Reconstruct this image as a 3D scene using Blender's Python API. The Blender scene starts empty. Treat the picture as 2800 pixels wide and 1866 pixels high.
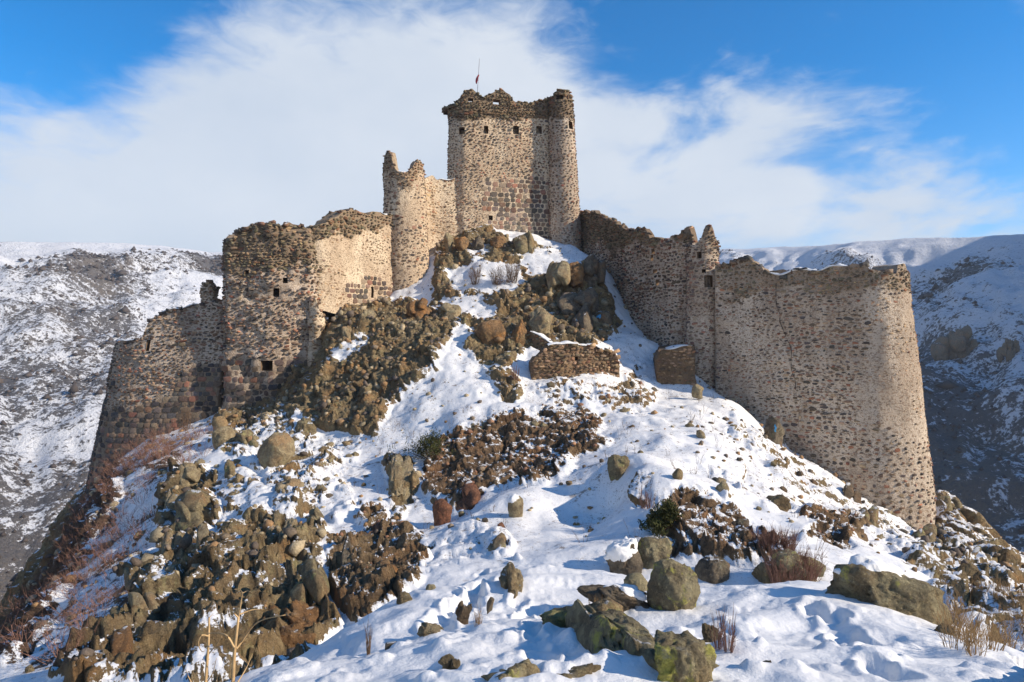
import bpy, math, random, time
import numpy as np
from mathutils import Matrix, Vector

T0 = time.time()
R = math.radians
random.seed(7)
rng = np.random.default_rng(7)
scene = bpy.context.scene
COL = scene.collection

# ---------------------------------------------------------------- camera
W0, H0 = 2800.0, 1866.0
LENS = 22.0
F = W0 * LENS / 36.0
CU, CV = W0 / 2, H0 / 2
cam_d = bpy.data.cameras.new('camera')
cam_d.lens = LENS
cam_d.sensor_width = 36.0
cam_d.clip_start = 0.05
cam_d.clip_end = 6000
cam = bpy.data.objects.new('camera', cam_d)
COL.objects.link(cam)
cam.location = (0, 0, 0)
cam.rotation_euler = (R(90), 0, 0)
scene.camera = cam

# ---------------------------------------------------------------- light
SUN_AZ = 74.0      # degrees from straight behind the camera towards the right
SUN_EL = 27.5
sdir = Vector((math.sin(R(SUN_AZ)) * math.cos(R(SUN_EL)), -math.cos(R(SUN_AZ)) * math.cos(R(SUN_EL)), math.sin(R(SUN_EL))))
sun_d = bpy.data.lights.new('sun', 'SUN')
sun_d.energy = 5.0
sun_d.angle = R(0.53)
sun_d.color = (1.0, 0.88, 0.72)
sun = bpy.data.objects.new('sun', sun_d)
sun.rotation_euler = sdir.to_track_quat('Z', 'Y').to_euler()
sun.location = (60, -30, 60)
COL.objects.link(sun)


def nodes_of(tree):
    def N(t, ins=None, **props):
        n = tree.nodes.new(t)
        for k, v in props.items():
            setattr(n, k, v)
        for k, v in (ins or {}).items():
            s = n.inputs[k]
            if hasattr(v, 'default_value') or hasattr(v, 'is_linked'):
                tree.links.new(v, s)
            else:
                s.default_value = v
        return n
    return N


def build_world():
    w = bpy.data.worlds.new('World')
    scene.world = w
    w.use_nodes = True
    t = w.node_tree
    t.nodes.clear()
    N = nodes_of(t)

    def M(op, a, b=None, c=None, clamp=False):
        ins = {0: a}
        if b is not None:
            ins[1] = b
        if c is not None:
            ins[2] = c
        return N('ShaderNodeMath', ins, operation=op, use_clamp=clamp).outputs[0]
    sky = N('ShaderNodeTexSky', sky_type='NISHITA', sun_disc=False)
    sky.sun_elevation = R(SUN_EL)
    sky.sun_rotation = math.atan2(sdir.x, sdir.y)
    sky.altitude = 1500
    sky.air_density = 1.0
    sky.dust_density = 0.3
    sky.ozone_density = 2.5
    hs = N('ShaderNodeHueSaturation', {'Saturation': 1.45, 'Value': 1.05, 'Color': sky.outputs[0]})
    tc = N('ShaderNodeTexCoord')
    d = tc.outputs['Generated']
    sp = N('ShaderNodeSeparateXYZ', {0: d})
    az = M('ARCTAN2', sp.outputs[0], sp.outputs[1])
    el = M('ARCSINE', sp.outputs[2])
    # height of the cloud bank's upper edge around the horizon
    fc = N('ShaderNodeFloatCurve')
    cm = fc.mapping
    c = cm.curves[0]
    bank = [(-300, 420), (-150, 330), (0, 290), (300, 215), (620, 10), (900, -90), (1250, -100), (1500, 30), (1750, 130), (2050, 170), (2250, 270), (2480, 390), (2680, 520), (2850, 610), (3100, 660)]
    pts = []
    for u, v in bank:
        a = math.atan((u - CU) / F)
        e = math.atan((CV - v) / F * math.cos(a))
        pts.append((a / (2 * math.pi) + 0.5, e))
    pts = [(0.0, 0.50), (0.12, 0.38), (0.22, 0.55), (0.3, 0.42)] + pts + [(0.72, 0.30), (0.80, 0.45), (0.90, 0.58), (1.0, 0.50)]  # cloud outside the view is raised for brighter, more neutral fill light
    c.points[0].location = pts[0]
    c.points[1].location = pts[-1]
    for p in pts[1:-1]:
        c.points.new(*p)
    cm.update()
    at = M('MULTIPLY_ADD', az, 1 / (2 * math.pi), 0.5)
    t.links.new(at, fc.inputs['Value'])
    mp = N('ShaderNodeCombineXYZ', {0: az, 1: M('MULTIPLY', el, 1.6), 2: 0.0})
    # wisps are drawn out along a rising diagonal
    rot = N('ShaderNodeMapping', {'Vector': mp.outputs[0], 'Rotation': (0, 0, R(-22)), 'Scale': (1.0, 1.45, 1.0)})
    n1 = N('ShaderNodeTexNoise', {'Vector': rot.outputs[0], 'Scale': 4.4, 'Detail': 9.0, 'Roughness': 0.55, 'Distortion': 0.3})
    n2 = N('ShaderNodeTexNoise', {'Vector': mp.outputs[0], 'Scale': 2.6, 'Detail': 5.0, 'Roughness': 0.55})
    n3 = N('ShaderNodeTexNoise', {'Vector': rot.outputs[0], 'Scale': 16.0, 'Detail': 8.0, 'Roughness': 0.6, 'Distortion': 0.8})
    dd = M('SUBTRACT', fc.outputs[0], el)
    # the bank is broken into wisps to the right
    brk = N('ShaderNodeMapRange', {'Value': az, 1: 0.02, 2: 0.25, 3: 0.07, 4: 0.30}).outputs[0]
    dn = M('MULTIPLY', M('SUBTRACT', n1.outputs[0], 0.5), M('ADD', brk, 0.15))
    dn2 = M('MULTIPLY', M('SUBTRACT', n3.outputs[0], 0.5), 0.12)
    dens = M('ADD', M('ADD', dd, dn), dn2)
    edge = N('ShaderNodeMapRange', {'Value': dens, 1: -0.04, 2: 0.11, 3: 0.0, 4: 1.0}, interpolation_type='SMOOTHSTEP').outputs[0]
    # stray wisps above the bank
    st = N('ShaderNodeMapRange', {'Value': n1.outputs[0], 1: 0.62, 2: 0.82, 3: 0.0, 4: 0.45}, interpolation_type='SMOOTHSTEP').outputs[0]
    # thin holes inside the bank on the right
    hole = N('ShaderNodeMapRange', {'Value': n1.outputs[0], 1: 0.34, 2: 0.52, 3: 0.50, 4: 1.0}, interpolation_type='SMOOTHSTEP').outputs[0]
    hk = N('ShaderNodeMapRange', {'Value': az, 1: 0.0, 2: 0.2, 3: 0.0, 4: 1.0}).outputs[0]
    holes = N('ShaderNodeMix', {0: hk, 2: 1.0, 3: hole}, data_type='FLOAT').outputs[0]
    # a second bank comes in beyond the right edge of the view
    bx = M('SUBTRACT', az, 0.80)
    by = M('MULTIPLY', M('SUBTRACT', el, 0.40), 1.5)
    rad = M('SQRT', M('ADD', M('MULTIPLY', bx, bx), M('MULTIPLY', by, by)))
    b2 = M('ADD', M('SUBTRACT', 0.12, rad), M('MULTIPLY', M('SUBTRACT', n1.outputs[0], 0.5), 0.45))
    bank2 = N('ShaderNodeMapRange', {'Value': b2, 1: -0.05, 2: 0.12, 3: 0.0, 4: 0.85}, interpolation_type='SMOOTHSTEP').outputs[0]
    dens2 = M('MAXIMUM', M('MAXIMUM', M('MULTIPLY', M('MULTIPLY', edge, holes), 0.93), st), bank2, clamp=True)
    shade = N('ShaderNodeMapRange', {'Value': n2.outputs[0], 1: 0.3, 2: 0.7, 3: 0.0, 4: 1.0}).outputs[0]
    cc = N('ShaderNodeMix', {0: shade, 6: (3.4, 3.8, 4.35, 1), 7: (4.4, 4.6, 4.85, 1)}, data_type='RGBA').outputs[2]
    mix = N('ShaderNodeMix', {0: dens2, 6: hs.outputs[0], 7: cc}, data_type='RGBA').outputs[2]
    bg = N('ShaderNodeBackground', {'Color': mix, 'Strength': 0.15})
    out = N('ShaderNodeOutputWorld', {0: bg.outputs[0]})


build_world()
scene.view_settings.view_transform = 'Standard'
scene.view_settings.look = 'None'
scene.view_settings.exposure = 0.38
scene.view_settings.gamma = 1.0
scene.view_settings.use_curve_mapping = False
scene.render.engine = 'CYCLES'
scene.cycles.max_bounces = 5
scene.cycles.diffuse_bounces = 3
scene.cycles.glossy_bounces = 1
scene.cycles.use_denoising = True

# ---------------------------------------------------------------- numpy noise


def _hash(ix, iy, iz, seed):
    h = (ix.astype(np.int64) * 374761393 + iy.astype(np.int64) * 668265263 + iz.astype(np.int64) * 1274126177 + seed * 974711) & 0xFFFFFFFF
    h = ((h ^ (h >> 13)) * 1274126177) & 0xFFFFFFFF
    h = ((h ^ (h >> 16)) * 2246822519) & 0xFFFFFFFF
    return (h ^ (h >> 15)) & 0xFFFFFFFF


def vnoise(p, seed=0):
    """value noise -1..1 on Nx3"""
    i = np.floor(p)
    f = p - i
    i = i.astype(np.int64)
    w = f * f * f * (f * (f * 6 - 15) + 10)
    out = np.zeros(len(p))
    for dx in (0, 1):
        wx = w[:, 0] if dx else 1 - w[:, 0]
        for dy in (0, 1):
            wy = w[:, 1] if dy else 1 - w[:, 1]
            for dz in (0, 1):
                wz = w[:, 2] if dz else 1 - w[:, 2]
                out += wx * wy * wz * (_hash(i[:, 0] + dx, i[:, 1] + dy, i[:, 2] + dz, seed) / 2147483647.5 - 1)
    return out


def fbm(p, octaves=4, seed=0, gain=0.5, lac=2.03):
    a, s, out, tot = 1.0, 1.0, 0.0, 0.0
    for o in range(octaves):
        out = out + a * vnoise(p * s + o * 17.3, seed + o)
        tot += a
        a *= gain
        s *= lac
    return out / tot


def facets(p, size, seed, amp=1.0):
    """blocky facets: each Voronoi cell is its own tilted plane; returns offset and crack value F2-F1"""
    q = p / size
    i0 = np.floor(q).astype(np.int64)
    n = len(q)
    best = np.full(n, 9.0)
    sec = np.full(n, 9.0)
    bid = np.zeros((n, 3), np.int64)
    bc = np.zeros((n, 3))
    for dx in (-1, 0, 1):
        for dy in (-1, 0, 1):
            for dz in (-1, 0, 1):
                c = i0 + np.array([dx, dy, dz])
                h = _hash(c[:, 0], c[:, 1], c[:, 2], seed)
                jx = (h & 1023) / 1023.0
                jy = ((h >> 10) & 1023) / 1023.0
                jz = ((h >> 20) & 1023) / 1023.0
                pc = c + np.stack([jx, jy, jz], 1)
                d = ((q - pc) ** 2).sum(1)
                m = d < best
                sec = np.where(m, best, np.minimum(sec, d))
                best = np.where(m, d, best)
                bid[m] = c[m]
                bc[m] = pc[m]
    h1 = _hash(bid[:, 0], bid[:, 1], bid[:, 2], seed + 11)
    h2 = _hash(bid[:, 0], bid[:, 1], bid[:, 2], seed + 23)
    off = (h1 & 65535) / 65535.0 - 0.5
    g = np.stack([(h2 & 1023) / 511.5 - 1, ((h2 >> 10) & 1023) / 511.5 - 1, ((h2 >> 20) & 1023) / 511.5 - 1], 1)
    disp = off * 0.42 + ((q - bc) * g).sum(1) * 0.62
    return disp * size * amp, np.sqrt(sec) - np.sqrt(best), (h1 >> 16) / 65535.0


def pix(x, y, z):
    return CU + F * x / y, CV - F * z / y


def at(u, v, d):
    return np.array([(u - CU) / F * d, d, (CV - v) / F * d])


# ---------------------------------------------------------------- object helpers
def link(name, mesh, parent=None, mats=(), loc=None):
    o = bpy.data.objects.new(name, mesh)
    for m in mats:
        mesh.materials.append(m)
    COL.objects.link(o)
    if parent is not None:
        o.parent = parent
    if loc is not None:
        o.location = loc
    return o


def tag(o, label=None, cat=None, group=None, kind=None):
    if label:
        o['label'] = label
    if cat:
        o['category'] = cat
    if group:
        o['group'] = group
    if kind:
        o['kind'] = kind
    return o


def empty(name, loc):
    o = bpy.data.objects.new(name, None)
    o.location = loc
    o.empty_display_size = 0.3
    COL.objects.link(o)
    return o


def mesh_np(name, V, loops, counts, smooth=False):
    """mesh from flat loop vertex indices and per-face loop counts"""
    me = bpy.data.meshes.new(name)
    V = np.asarray(V, np.float32)
    loops = np.asarray(loops, np.int32)
    counts = np.asarray(counts, np.int32)
    me.vertices.add(len(V))
    me.vertices.foreach_set('co', V.ravel())
    me.loops.add(len(loops))
    me.loops.foreach_set('vertex_index', loops)
    me.polygons.add(len(counts))
    st = np.zeros(len(counts), np.int32)
    st[1:] = np.cumsum(counts)[:-1]
    me.polygons.foreach_set('loop_start', st)
    if smooth:
        me.polygons.foreach_set('use_smooth', np.ones(len(counts), bool))
    me.update(calc_edges=True)
    return me


def fattr(me, name, vals):
    a = me.attributes.new(name, 'FLOAT', 'POINT')
    a.data.foreach_set('value', np.asarray(vals, np.float32))


def cattr(me, name, cols):
    a = me.attributes.new(name, 'FLOAT_COLOR', 'POINT')
    c = np.ones((len(cols), 4), np.float32)
    c[:, :3] = cols
    a.data.foreach_set('color', c.ravel())


class MB:
    """collects plain polygons"""

    def __init__(s):
        s.V, s.L, s.C = [], [], []

    def poly(s, pts):
        b = len(s.V)
        s.V.extend([tuple(p) for p in pts])
        s.L.extend(range(b, b + len(pts)))
        s.C.append(len(pts))

    def tube(s, pts, rads, k=4, cap=True):
        rings = []
        pts = [Vector(p) for p in pts]
        for i, p in enumerate(pts):
            t = (pts[min(i + 1, len(pts) - 1)] - pts[max(i - 1, 0)])
            if t.length < 1e-9:
                t = Vector((0, 0, 1))
            t.normalize()
            a = t.orthogonal().normalized()
            b = t.cross(a)
            ring = []
            for j in range(k):
                th = 2 * math.pi * j / k
                s.V.append(tuple(p + (a * math.cos(th) + b * math.sin(th)) * rads[i]))
                ring.append(len(s.V) - 1)
            rings.append(ring)
        for i in range(len(rings) - 1):
            for j in range(k):
                s.L.extend([rings[i][j], rings[i][(j + 1) % k], rings[i + 1][(j + 1) % k], rings[i + 1][j]])
                s.C.append(4)
        if cap:
            s.L.extend(rings[-1])
            s.C.append(k)

    def mesh(s, name, smooth=False):
        return mesh_np(name, np.array(s.V), s.L, s.C, smooth)


# ---------------------------------------------------------------- materials
def new_mat(name):
    m = bpy.data.materials.new(name)
    m.use_nodes = True
    t = m.node_tree
    t.nodes.clear()
    N = nodes_of(t)

    def Mx(op, a, b=None, clamp=False):
        ins = {0: a}
        if b is not None:
            ins[1] = b
        return N('ShaderNodeMath', ins, operation=op, use_clamp=clamp).outputs[0]

    def mix(f, a, b):
        return N('ShaderNodeMix', {0: f, 6: a, 7: b}, data_type='RGBA').outputs[2]

    def noise(vec, scale, detail=4.0, rough=0.55, dist=0.0):
        return N('ShaderNodeTexNoise', {'Vector': vec, 'Scale': scale, 'Detail': detail, 'Roughness': rough, 'Distortion': dist}).outputs[0]

    def ramp(v, a, b, lo=0.0, hi=1.0, smooth=True):
        return N('ShaderNodeMapRange', {'Value': v, 1: a, 2: b, 3: lo, 4: hi}, interpolation_type='SMOOTHSTEP' if smooth else 'LINEAR').outputs[0]

    def bump(h, strength, dist, normal=None):
        ins = {'Height': h, 'Strength': strength, 'Distance': dist}
        if normal is not None:
            ins['Normal'] = normal
        return N('ShaderNodeBump', ins).outputs[0]

    def finish(color, rough, normal=None, spec=0.3):
        ins = {'Base Color': color, 'Roughness': rough, 'Specular IOR Level': spec}
        if normal is not None:
            ins['Normal'] = normal
        b = N('ShaderNodeBsdfPrincipled', ins)
        N('ShaderNodeOutputMaterial', {0: b.outputs[0]})
        return m
    return m, N, Mx, mix, noise, ramp, bump, finish


def C4(r, g, b):
    return (r, g, b, 1.0)


SNOW = C4(0.78, 0.77, 0.75)


def rock_colour(N, Mx, mix, noise, ramp, pos, base, dark, stain, lichen=None, lich_amt=0.0):
    n1 = noise(pos, 0.9, 5, 0.6)
    n0 = noise(pos, 0.33, 4, 0.6)
    n2 = noise(pos, 4.5, 6, 0.65)
    n3 = noise(pos, 17.0, 4, 0.7)
    c = mix(ramp(n2, 0.35, 0.68), dark, base)
    c = mix(ramp(n0, 0.52, 0.62, 0, 0.6), c, C4(base[0] * 0.62, base[1] * 0.50, base[2] * 0.40))
    c = mix(Mx('MULTIPLY', ramp(n1, 0.50, 0.66), ramp(n2, 0.30, 0.62, 0.25, 1.0)), c, stain)
    c = mix(ramp(n3, 0.56, 0.72, 0.0, 0.7), c, C4(base[0] * 1.55, base[1] * 1.55, base[2] * 1.5))
    c = mix(ramp(n3, 0.44, 0.28, 0.0, 0.75), c, C4(dark[0] * 0.5, dark[1] * 0.5, dark[2] * 0.5))
    if lichen is not None:
        nl = noise(pos, 2.3, 7, 0.72, 0.4)
        c = mix(Mx('MULTIPLY', ramp(nl, 0.55, 0.64), lich_amt), c, lichen)
        nl2 = noise(pos, 7.0, 6, 0.7, 0.2)
        c = mix(ramp(nl2, 0.60, 0.68, 0, 0.6), c, C4(0.30, 0.29, 0.25))
    return c


def mat_terrain():
    m, N, Mx, mix, noise, ramp, bump, finish = new_mat('snowy_rock_ground')
    geo = N('ShaderNodeNewGeometry')
    pos = geo.outputs['Position']
    rock = N('ShaderNodeAttribute', attribute_name='rock').outputs['Fac']
    soil = N('ShaderNodeAttribute', attribute_name='soil').outputs['Fac']
    brush = N('ShaderNodeAttribute', attribute_name='brush').outputs['Fac']
    crack = N('ShaderNodeAttribute', attribute_name='crack').outputs['Fac']
    cell = N('ShaderNodeAttribute', attribute_name='cell').outputs['Fac']
    nf = noise(pos, 5.0, 6, 0.68)
    nf2 = noise(pos, 22.0, 4, 0.6)
    e = Mx('ADD', rock, Mx('ADD', Mx('MULTIPLY', Mx('SUBTRACT', nf, 0.5), 0.75), Mx('MULTIPLY', Mx('SUBTRACT', nf2, 0.5), 0.45)))
    rm = ramp(e, 0.47, 0.53)
    rc = rock_colour(N, Mx, mix, noise, ramp, pos, C4(0.42, 0.32, 0.17), C4(0.19, 0.135, 0.072), C4(0.41, 0.215, 0.08), C4(0.40, 0.36, 0.17), 0.55)
    rc = mix(ramp(cell, 0.0, 1.0, 0.0, 0.5), rc, C4(0.25, 0.175, 0.095))
    sc = rock_colour(N, Mx, mix, noise, ramp, pos, C4(0.31, 0.195, 0.105), C4(0.145, 0.09, 0.05), C4(0.34, 0.18, 0.085))
    c = mix(soil, rc, sc)
    c = mix(ramp(crack, 0.07, 0.0, 0.0, 0.6), c, C4(0.035, 0.026, 0.018))  # shade of the crevices is put into the rock colour
    bc = mix(ramp(nf, 0.3, 0.7), C4(0.10, 0.055, 0.035), C4(0.17, 0.11, 0.07))
    c = mix(brush, c, bc)
    # snow: faint crust variation
    sn = mix(ramp(noise(pos, 1.7, 5, 0.6), 0.3, 0.7), C4(0.72, 0.715, 0.71), C4(0.81, 0.80, 0.78))
    thin = ramp(noise(pos, 0.55, 5, 0.62), 0.38, 0.56)
    far = N('ShaderNodeAttribute', attribute_name='far').outputs['Fac']
    sp1 = ramp(noise(pos, 26.0, 3, 0.7), 0.60, 0.65)
    sp2 = ramp(noise(pos, 8.0, 6, 0.72), 0.585, 0.63)
    sp3 = ramp(noise(pos, 3.1, 7, 0.74), 0.585, 0.625)
    speck = Mx('MULTIPLY', Mx('MAXIMUM', Mx('MAXIMUM', sp1, sp2), sp3), Mx('MULTIPLY', thin, far))
    sn = mix(Mx('MULTIPLY', speck, 0.85), sn, mix(ramp(nf2, 0.35, 0.65), C4(0.13, 0.085, 0.055), C4(0.25, 0.18, 0.11)))
    col = mix(rm, sn, c)
    vb = N('ShaderNodeTexVoronoi', {'Vector': pos, 'Scale': 5.0}, feature='DISTANCE_TO_EDGE').outputs['Distance']
    b0 = bump(ramp(vb, 0.0, 0.10), Mx('MULTIPLY', rm, 0.7), 0.06)
    b1 = bump(noise(pos, 7.0, 9, 0.72), Mx('MULTIPLY', rm, 1.0), 0.20, b0)
    b2 = bump(noise(pos, 42.0, 5, 0.7), Mx('MULTIPLY', rm, 0.8), 0.02, b1)
    inv = Mx('SUBTRACT', 1.0, rm)
    b3 = bump(noise(pos, 2.4, 5, 0.55), Mx('MULTIPLY', inv, 0.5), 0.10, b2)
    b4 = bump(noise(pos, 14.0, 7, 0.68), Mx('MULTIPLY', inv, 0.5), 0.022, b3)
    b5 = bump(Mx('SUBTRACT', 1.0, rm), 0.6, 0.05, b4)
    return finish(col, Mx('ADD', 0.62, Mx('MULTIPLY', rm, 0.3)), b5, 0.25)


def mat_rock(name, base, dark, stain, lichen=None, lich=0.0, snow=0.0, snow_lo=0.75):
    m, N, Mx, mix, noise, ramp, bump, finish = new_mat(name)
    geo = N('ShaderNodeNewGeometry')
    pos = geo.outputs['Position']
    c = rock_colour(N, Mx, mix, noise, ramp, pos, base, dark, stain, lichen, lich)
    # hairline cracks with a shape of their own
    wv = N('ShaderNodeTexNoise', {'Vector': pos, 'Scale': 3.0, 'Detail': 4.0}).outputs[1]
    ad = N('ShaderNodeVectorMath', {0: pos, 1: wv}, operation='ADD').outputs[0]
    vo = N('ShaderNodeTexVoronoi', {'Vector': ad, 'Scale': 1.9}, feature='DISTANCE_TO_EDGE').outputs['Distance']
    ck = ramp(vo, 0.035, 0.0)
    ckm = Mx('MULTIPLY', ck, ramp(noise(pos, 1.1, 4, 0.6), 0.42, 0.62))
    c = mix(Mx('MULTIPLY', ckm, 0.55), c, C4(0.05, 0.038, 0.026))
    g1 = noise(pos, 60.0, 4, 0.75)
    c = mix(ramp(g1, 0.58, 0.7, 0, 0.6), c, C4(base[0] * 1.5, base[1] * 1.5, base[2] * 1.5))
    c = mix(ramp(g1, 0.42, 0.32, 0, 0.6), c, C4(dark[0] * 0.6, dark[1] * 0.6, dark[2] * 0.6))
    b1 = bump(noise(pos, 6.0, 9, 0.74), 1.0, 0.18)
    b1 = bump(ckm, -0.5, 0.04, b1)
    b2 = bump(noise(pos, 30.0, 6, 0.75), 1.0, 0.03, b1)
    if snow > 0:
        nz = N('ShaderNodeSeparateXYZ', {0: geo.outputs['Normal']}).outputs[2]
        e = Mx('ADD', nz, Mx('MULTIPLY', Mx('SUBTRACT', noise(pos, 2.6, 6, 0.62), 0.5), 1.1))
        sm = Mx('MULTIPLY', ramp(e, snow_lo, snow_lo + 0.06), snow)
        c = mix(sm, c, SNOW)
        b2 = bump(sm, 0.5, 0.05, b2)
    return finish(c, 0.9, b2, 0.25)


def mat_stone(name, from_object):
    m, N, Mx, mix, noise, ramp, bump, finish = new_mat(name)
    geo = N('ShaderNodeNewGeometry')
    pos = geo.outputs['Position']
    if from_object:
        c0 = N('ShaderNodeObjectInfo').outputs['Color']
    else:
        c0 = N('ShaderNodeAttribute', attribute_name='col').outputs['Color']
    n = noise(pos, 14.0, 5, 0.65)
    v = ramp(n, 0.25, 0.75, 0.55, 1.45, False)
    c = N('ShaderNodeMix', {0: 1.0, 6: c0, 7: N('ShaderNodeCombineColor', {0: v, 1: v, 2: v}).outputs[0]}, data_type='RGBA', blend_type='MULTIPLY').outputs[2]
    c = mix(ramp(noise(pos, 6.0, 5, 0.7), 0.60, 0.72, 0, 0.55), c, C4(0.33, 0.27, 0.20))
    b = bump(noise(pos, 22.0, 6, 0.65), 0.8, 0.03)
    return finish(c, 0.92, b, 0.2)


def mat_mortar(name, light, dark):
    m, N, Mx, mix, noise, ramp, bump, finish = new_mat(name)
    geo = N('ShaderNodeNewGeometry')
    pos = geo.outputs['Position']
    st = N('ShaderNodeMapping', {'Vector': pos, 'Scale': (1.0, 1.0, 0.35)}).outputs[0]
    n1 = noise(st, 0.55, 6, 0.62)
    n2 = noise(pos, 5.0, 6, 0.65)
    n3 = noise(pos, 26.0, 4, 0.65)
    c = mix(ramp(n1, 0.40, 0.60), light, dark)
    c = mix(ramp(n2, 0.52, 0.75, 0, 0.6), c, C4(dark[0] * 0.55, dark[1] * 0.52, dark[2] * 0.5))
    c = mix(ramp(n3, 0.55, 0.75, 0, 0.5), c, C4(dark[0] * 0.6, dark[1] * 0.58, dark[2] * 0.55))
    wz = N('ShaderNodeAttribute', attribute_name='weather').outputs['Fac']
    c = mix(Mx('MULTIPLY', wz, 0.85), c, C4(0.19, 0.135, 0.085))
    # pits and half-buried stones showing through the plaster
    pv = N('ShaderNodeMapping', {'Vector': pos, 'Scale': (1.0, 1.0, 1.7)}).outputs[0]
    pt = noise(pv, 7.5, 3, 0.6)
    pit = ramp(pt, 0.545, 0.60)
    pc = mix(ramp(noise(pos, 2.0, 3, 0.6), 0.4, 0.6), C4(0.20, 0.135, 0.085), C4(0.30, 0.20, 0.13))
    c = mix(Mx('MULTIPLY', pit, 0.8), c, pc)
    pt2 = noise(pv, 17.0, 2, 0.6)
    pit2 = Mx('MULTIPLY', ramp(pt2, 0.56, 0.62), ramp(noise(pos, 1.3, 4, 0.6), 0.36, 0.58))
    c = mix(Mx('MULTIPLY', pit2, 0.75), c, C4(0.13, 0.09, 0.062))
    b = bump(n2, 0.9, 0.10)
    b = bump(noise(pos, 16.0, 6, 0.7), 0.9, 0.05, b)
    b = bump(pit, -0.8, 0.07, b)
    b = bump(pit2, -0.8, 0.04, b)
    return finish(c, 0.95, b, 0.15)


def mat_plain(name, col, rough=0.85, var=0.35, scale=12.0):
    m, N, Mx, mix, noise, ramp, bump, finish = new_mat(name)
    pos = N('ShaderNodeNewGeometry').outputs['Position']
    n = noise(pos, scale, 4, 0.6)
    c = mix(ramp(n, 0.3, 0.7), C4(*[x * (1 - var) for x in col]), C4(*[x * (1 + var) for x in col]))
    return finish(c, rough, None, 0.2)


def mat_snow():
    m, N, Mx, mix, noise, ramp, bump, finish = new_mat('snow')
    pos = N('ShaderNodeNewGeometry').outputs['Position']
    b = bump(noise(pos, 6.0, 5, 0.6), 0.5, 0.05)
    return finish(SNOW, 0.6, b, 0.25)


MT_TERR = mat_terrain()
MT_STONE = mat_stone('wall_stone', True)
MT_STUFF = mat_stone('wall_stone_small', False)
MT_MORT = mat_mortar('lime_mortar', C4(0.64, 0.53, 0.41), C4(0.45, 0.355, 0.265))
MT_MORT_W = mat_mortar('pale_lime_mortar', C4(0.76, 0.61, 0.43), C4(0.58, 0.44, 0.30))
MT_MORT_G = mat_mortar('grey_lime_mortar', C4(0.64, 0.52, 0.40), C4(0.45, 0.355, 0.27))
MT_MORT_B = mat_mortar('brown_mortar', C4(0.27, 0.175, 0.10), C4(0.16, 0.105, 0.062))
MT_SNOW = mat_snow()
MT_DARK = mat_plain('crack_shade', (0.06, 0.045, 0.035))
RK = {
    'olive': mat_rock('olive_lichen_rock', C4(0.385, 0.312, 0.173), C4(0.176, 0.133, 0.077), C4(0.297, 0.180, 0.090), C4(0.419, 0.386, 0.154), 0.7, 1.0, 1.02),
    'tan': mat_rock('tan_rock', C4(0.472, 0.379, 0.224), C4(0.243, 0.182, 0.106), C4(0.378, 0.226, 0.109), C4(0.432, 0.386, 0.192), 0.45, 1.0, 1.06),
    'dark': mat_rock('dark_basalt_rock', C4(0.257, 0.206, 0.141), C4(0.108, 0.085, 0.062), C4(0.284, 0.166, 0.085), C4(0.230, 0.213, 0.115), 0.4, 1.0, 0.96),
    'orange': mat_rock('rusty_rock', C4(0.392, 0.233, 0.109), C4(0.162, 0.100, 0.054), C4(0.486, 0.219, 0.064), C4(0.270, 0.239, 0.115), 0.35, 1.0, 1.06),
    'red': mat_rock('reddish_rock', C4(0.297, 0.140, 0.077), C4(0.135, 0.066, 0.042), C4(0.324, 0.133, 0.071), None, 0.0, 1.0, 1.06),
    'yellow': mat_rock('yellow_lichen_rock', C4(0.459, 0.392, 0.231), C4(0.203, 0.162, 0.100), C4(0.378, 0.253, 0.122), C4(0.620, 0.585, 0.128), 0.85, 1.0, 1.08),
}
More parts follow.
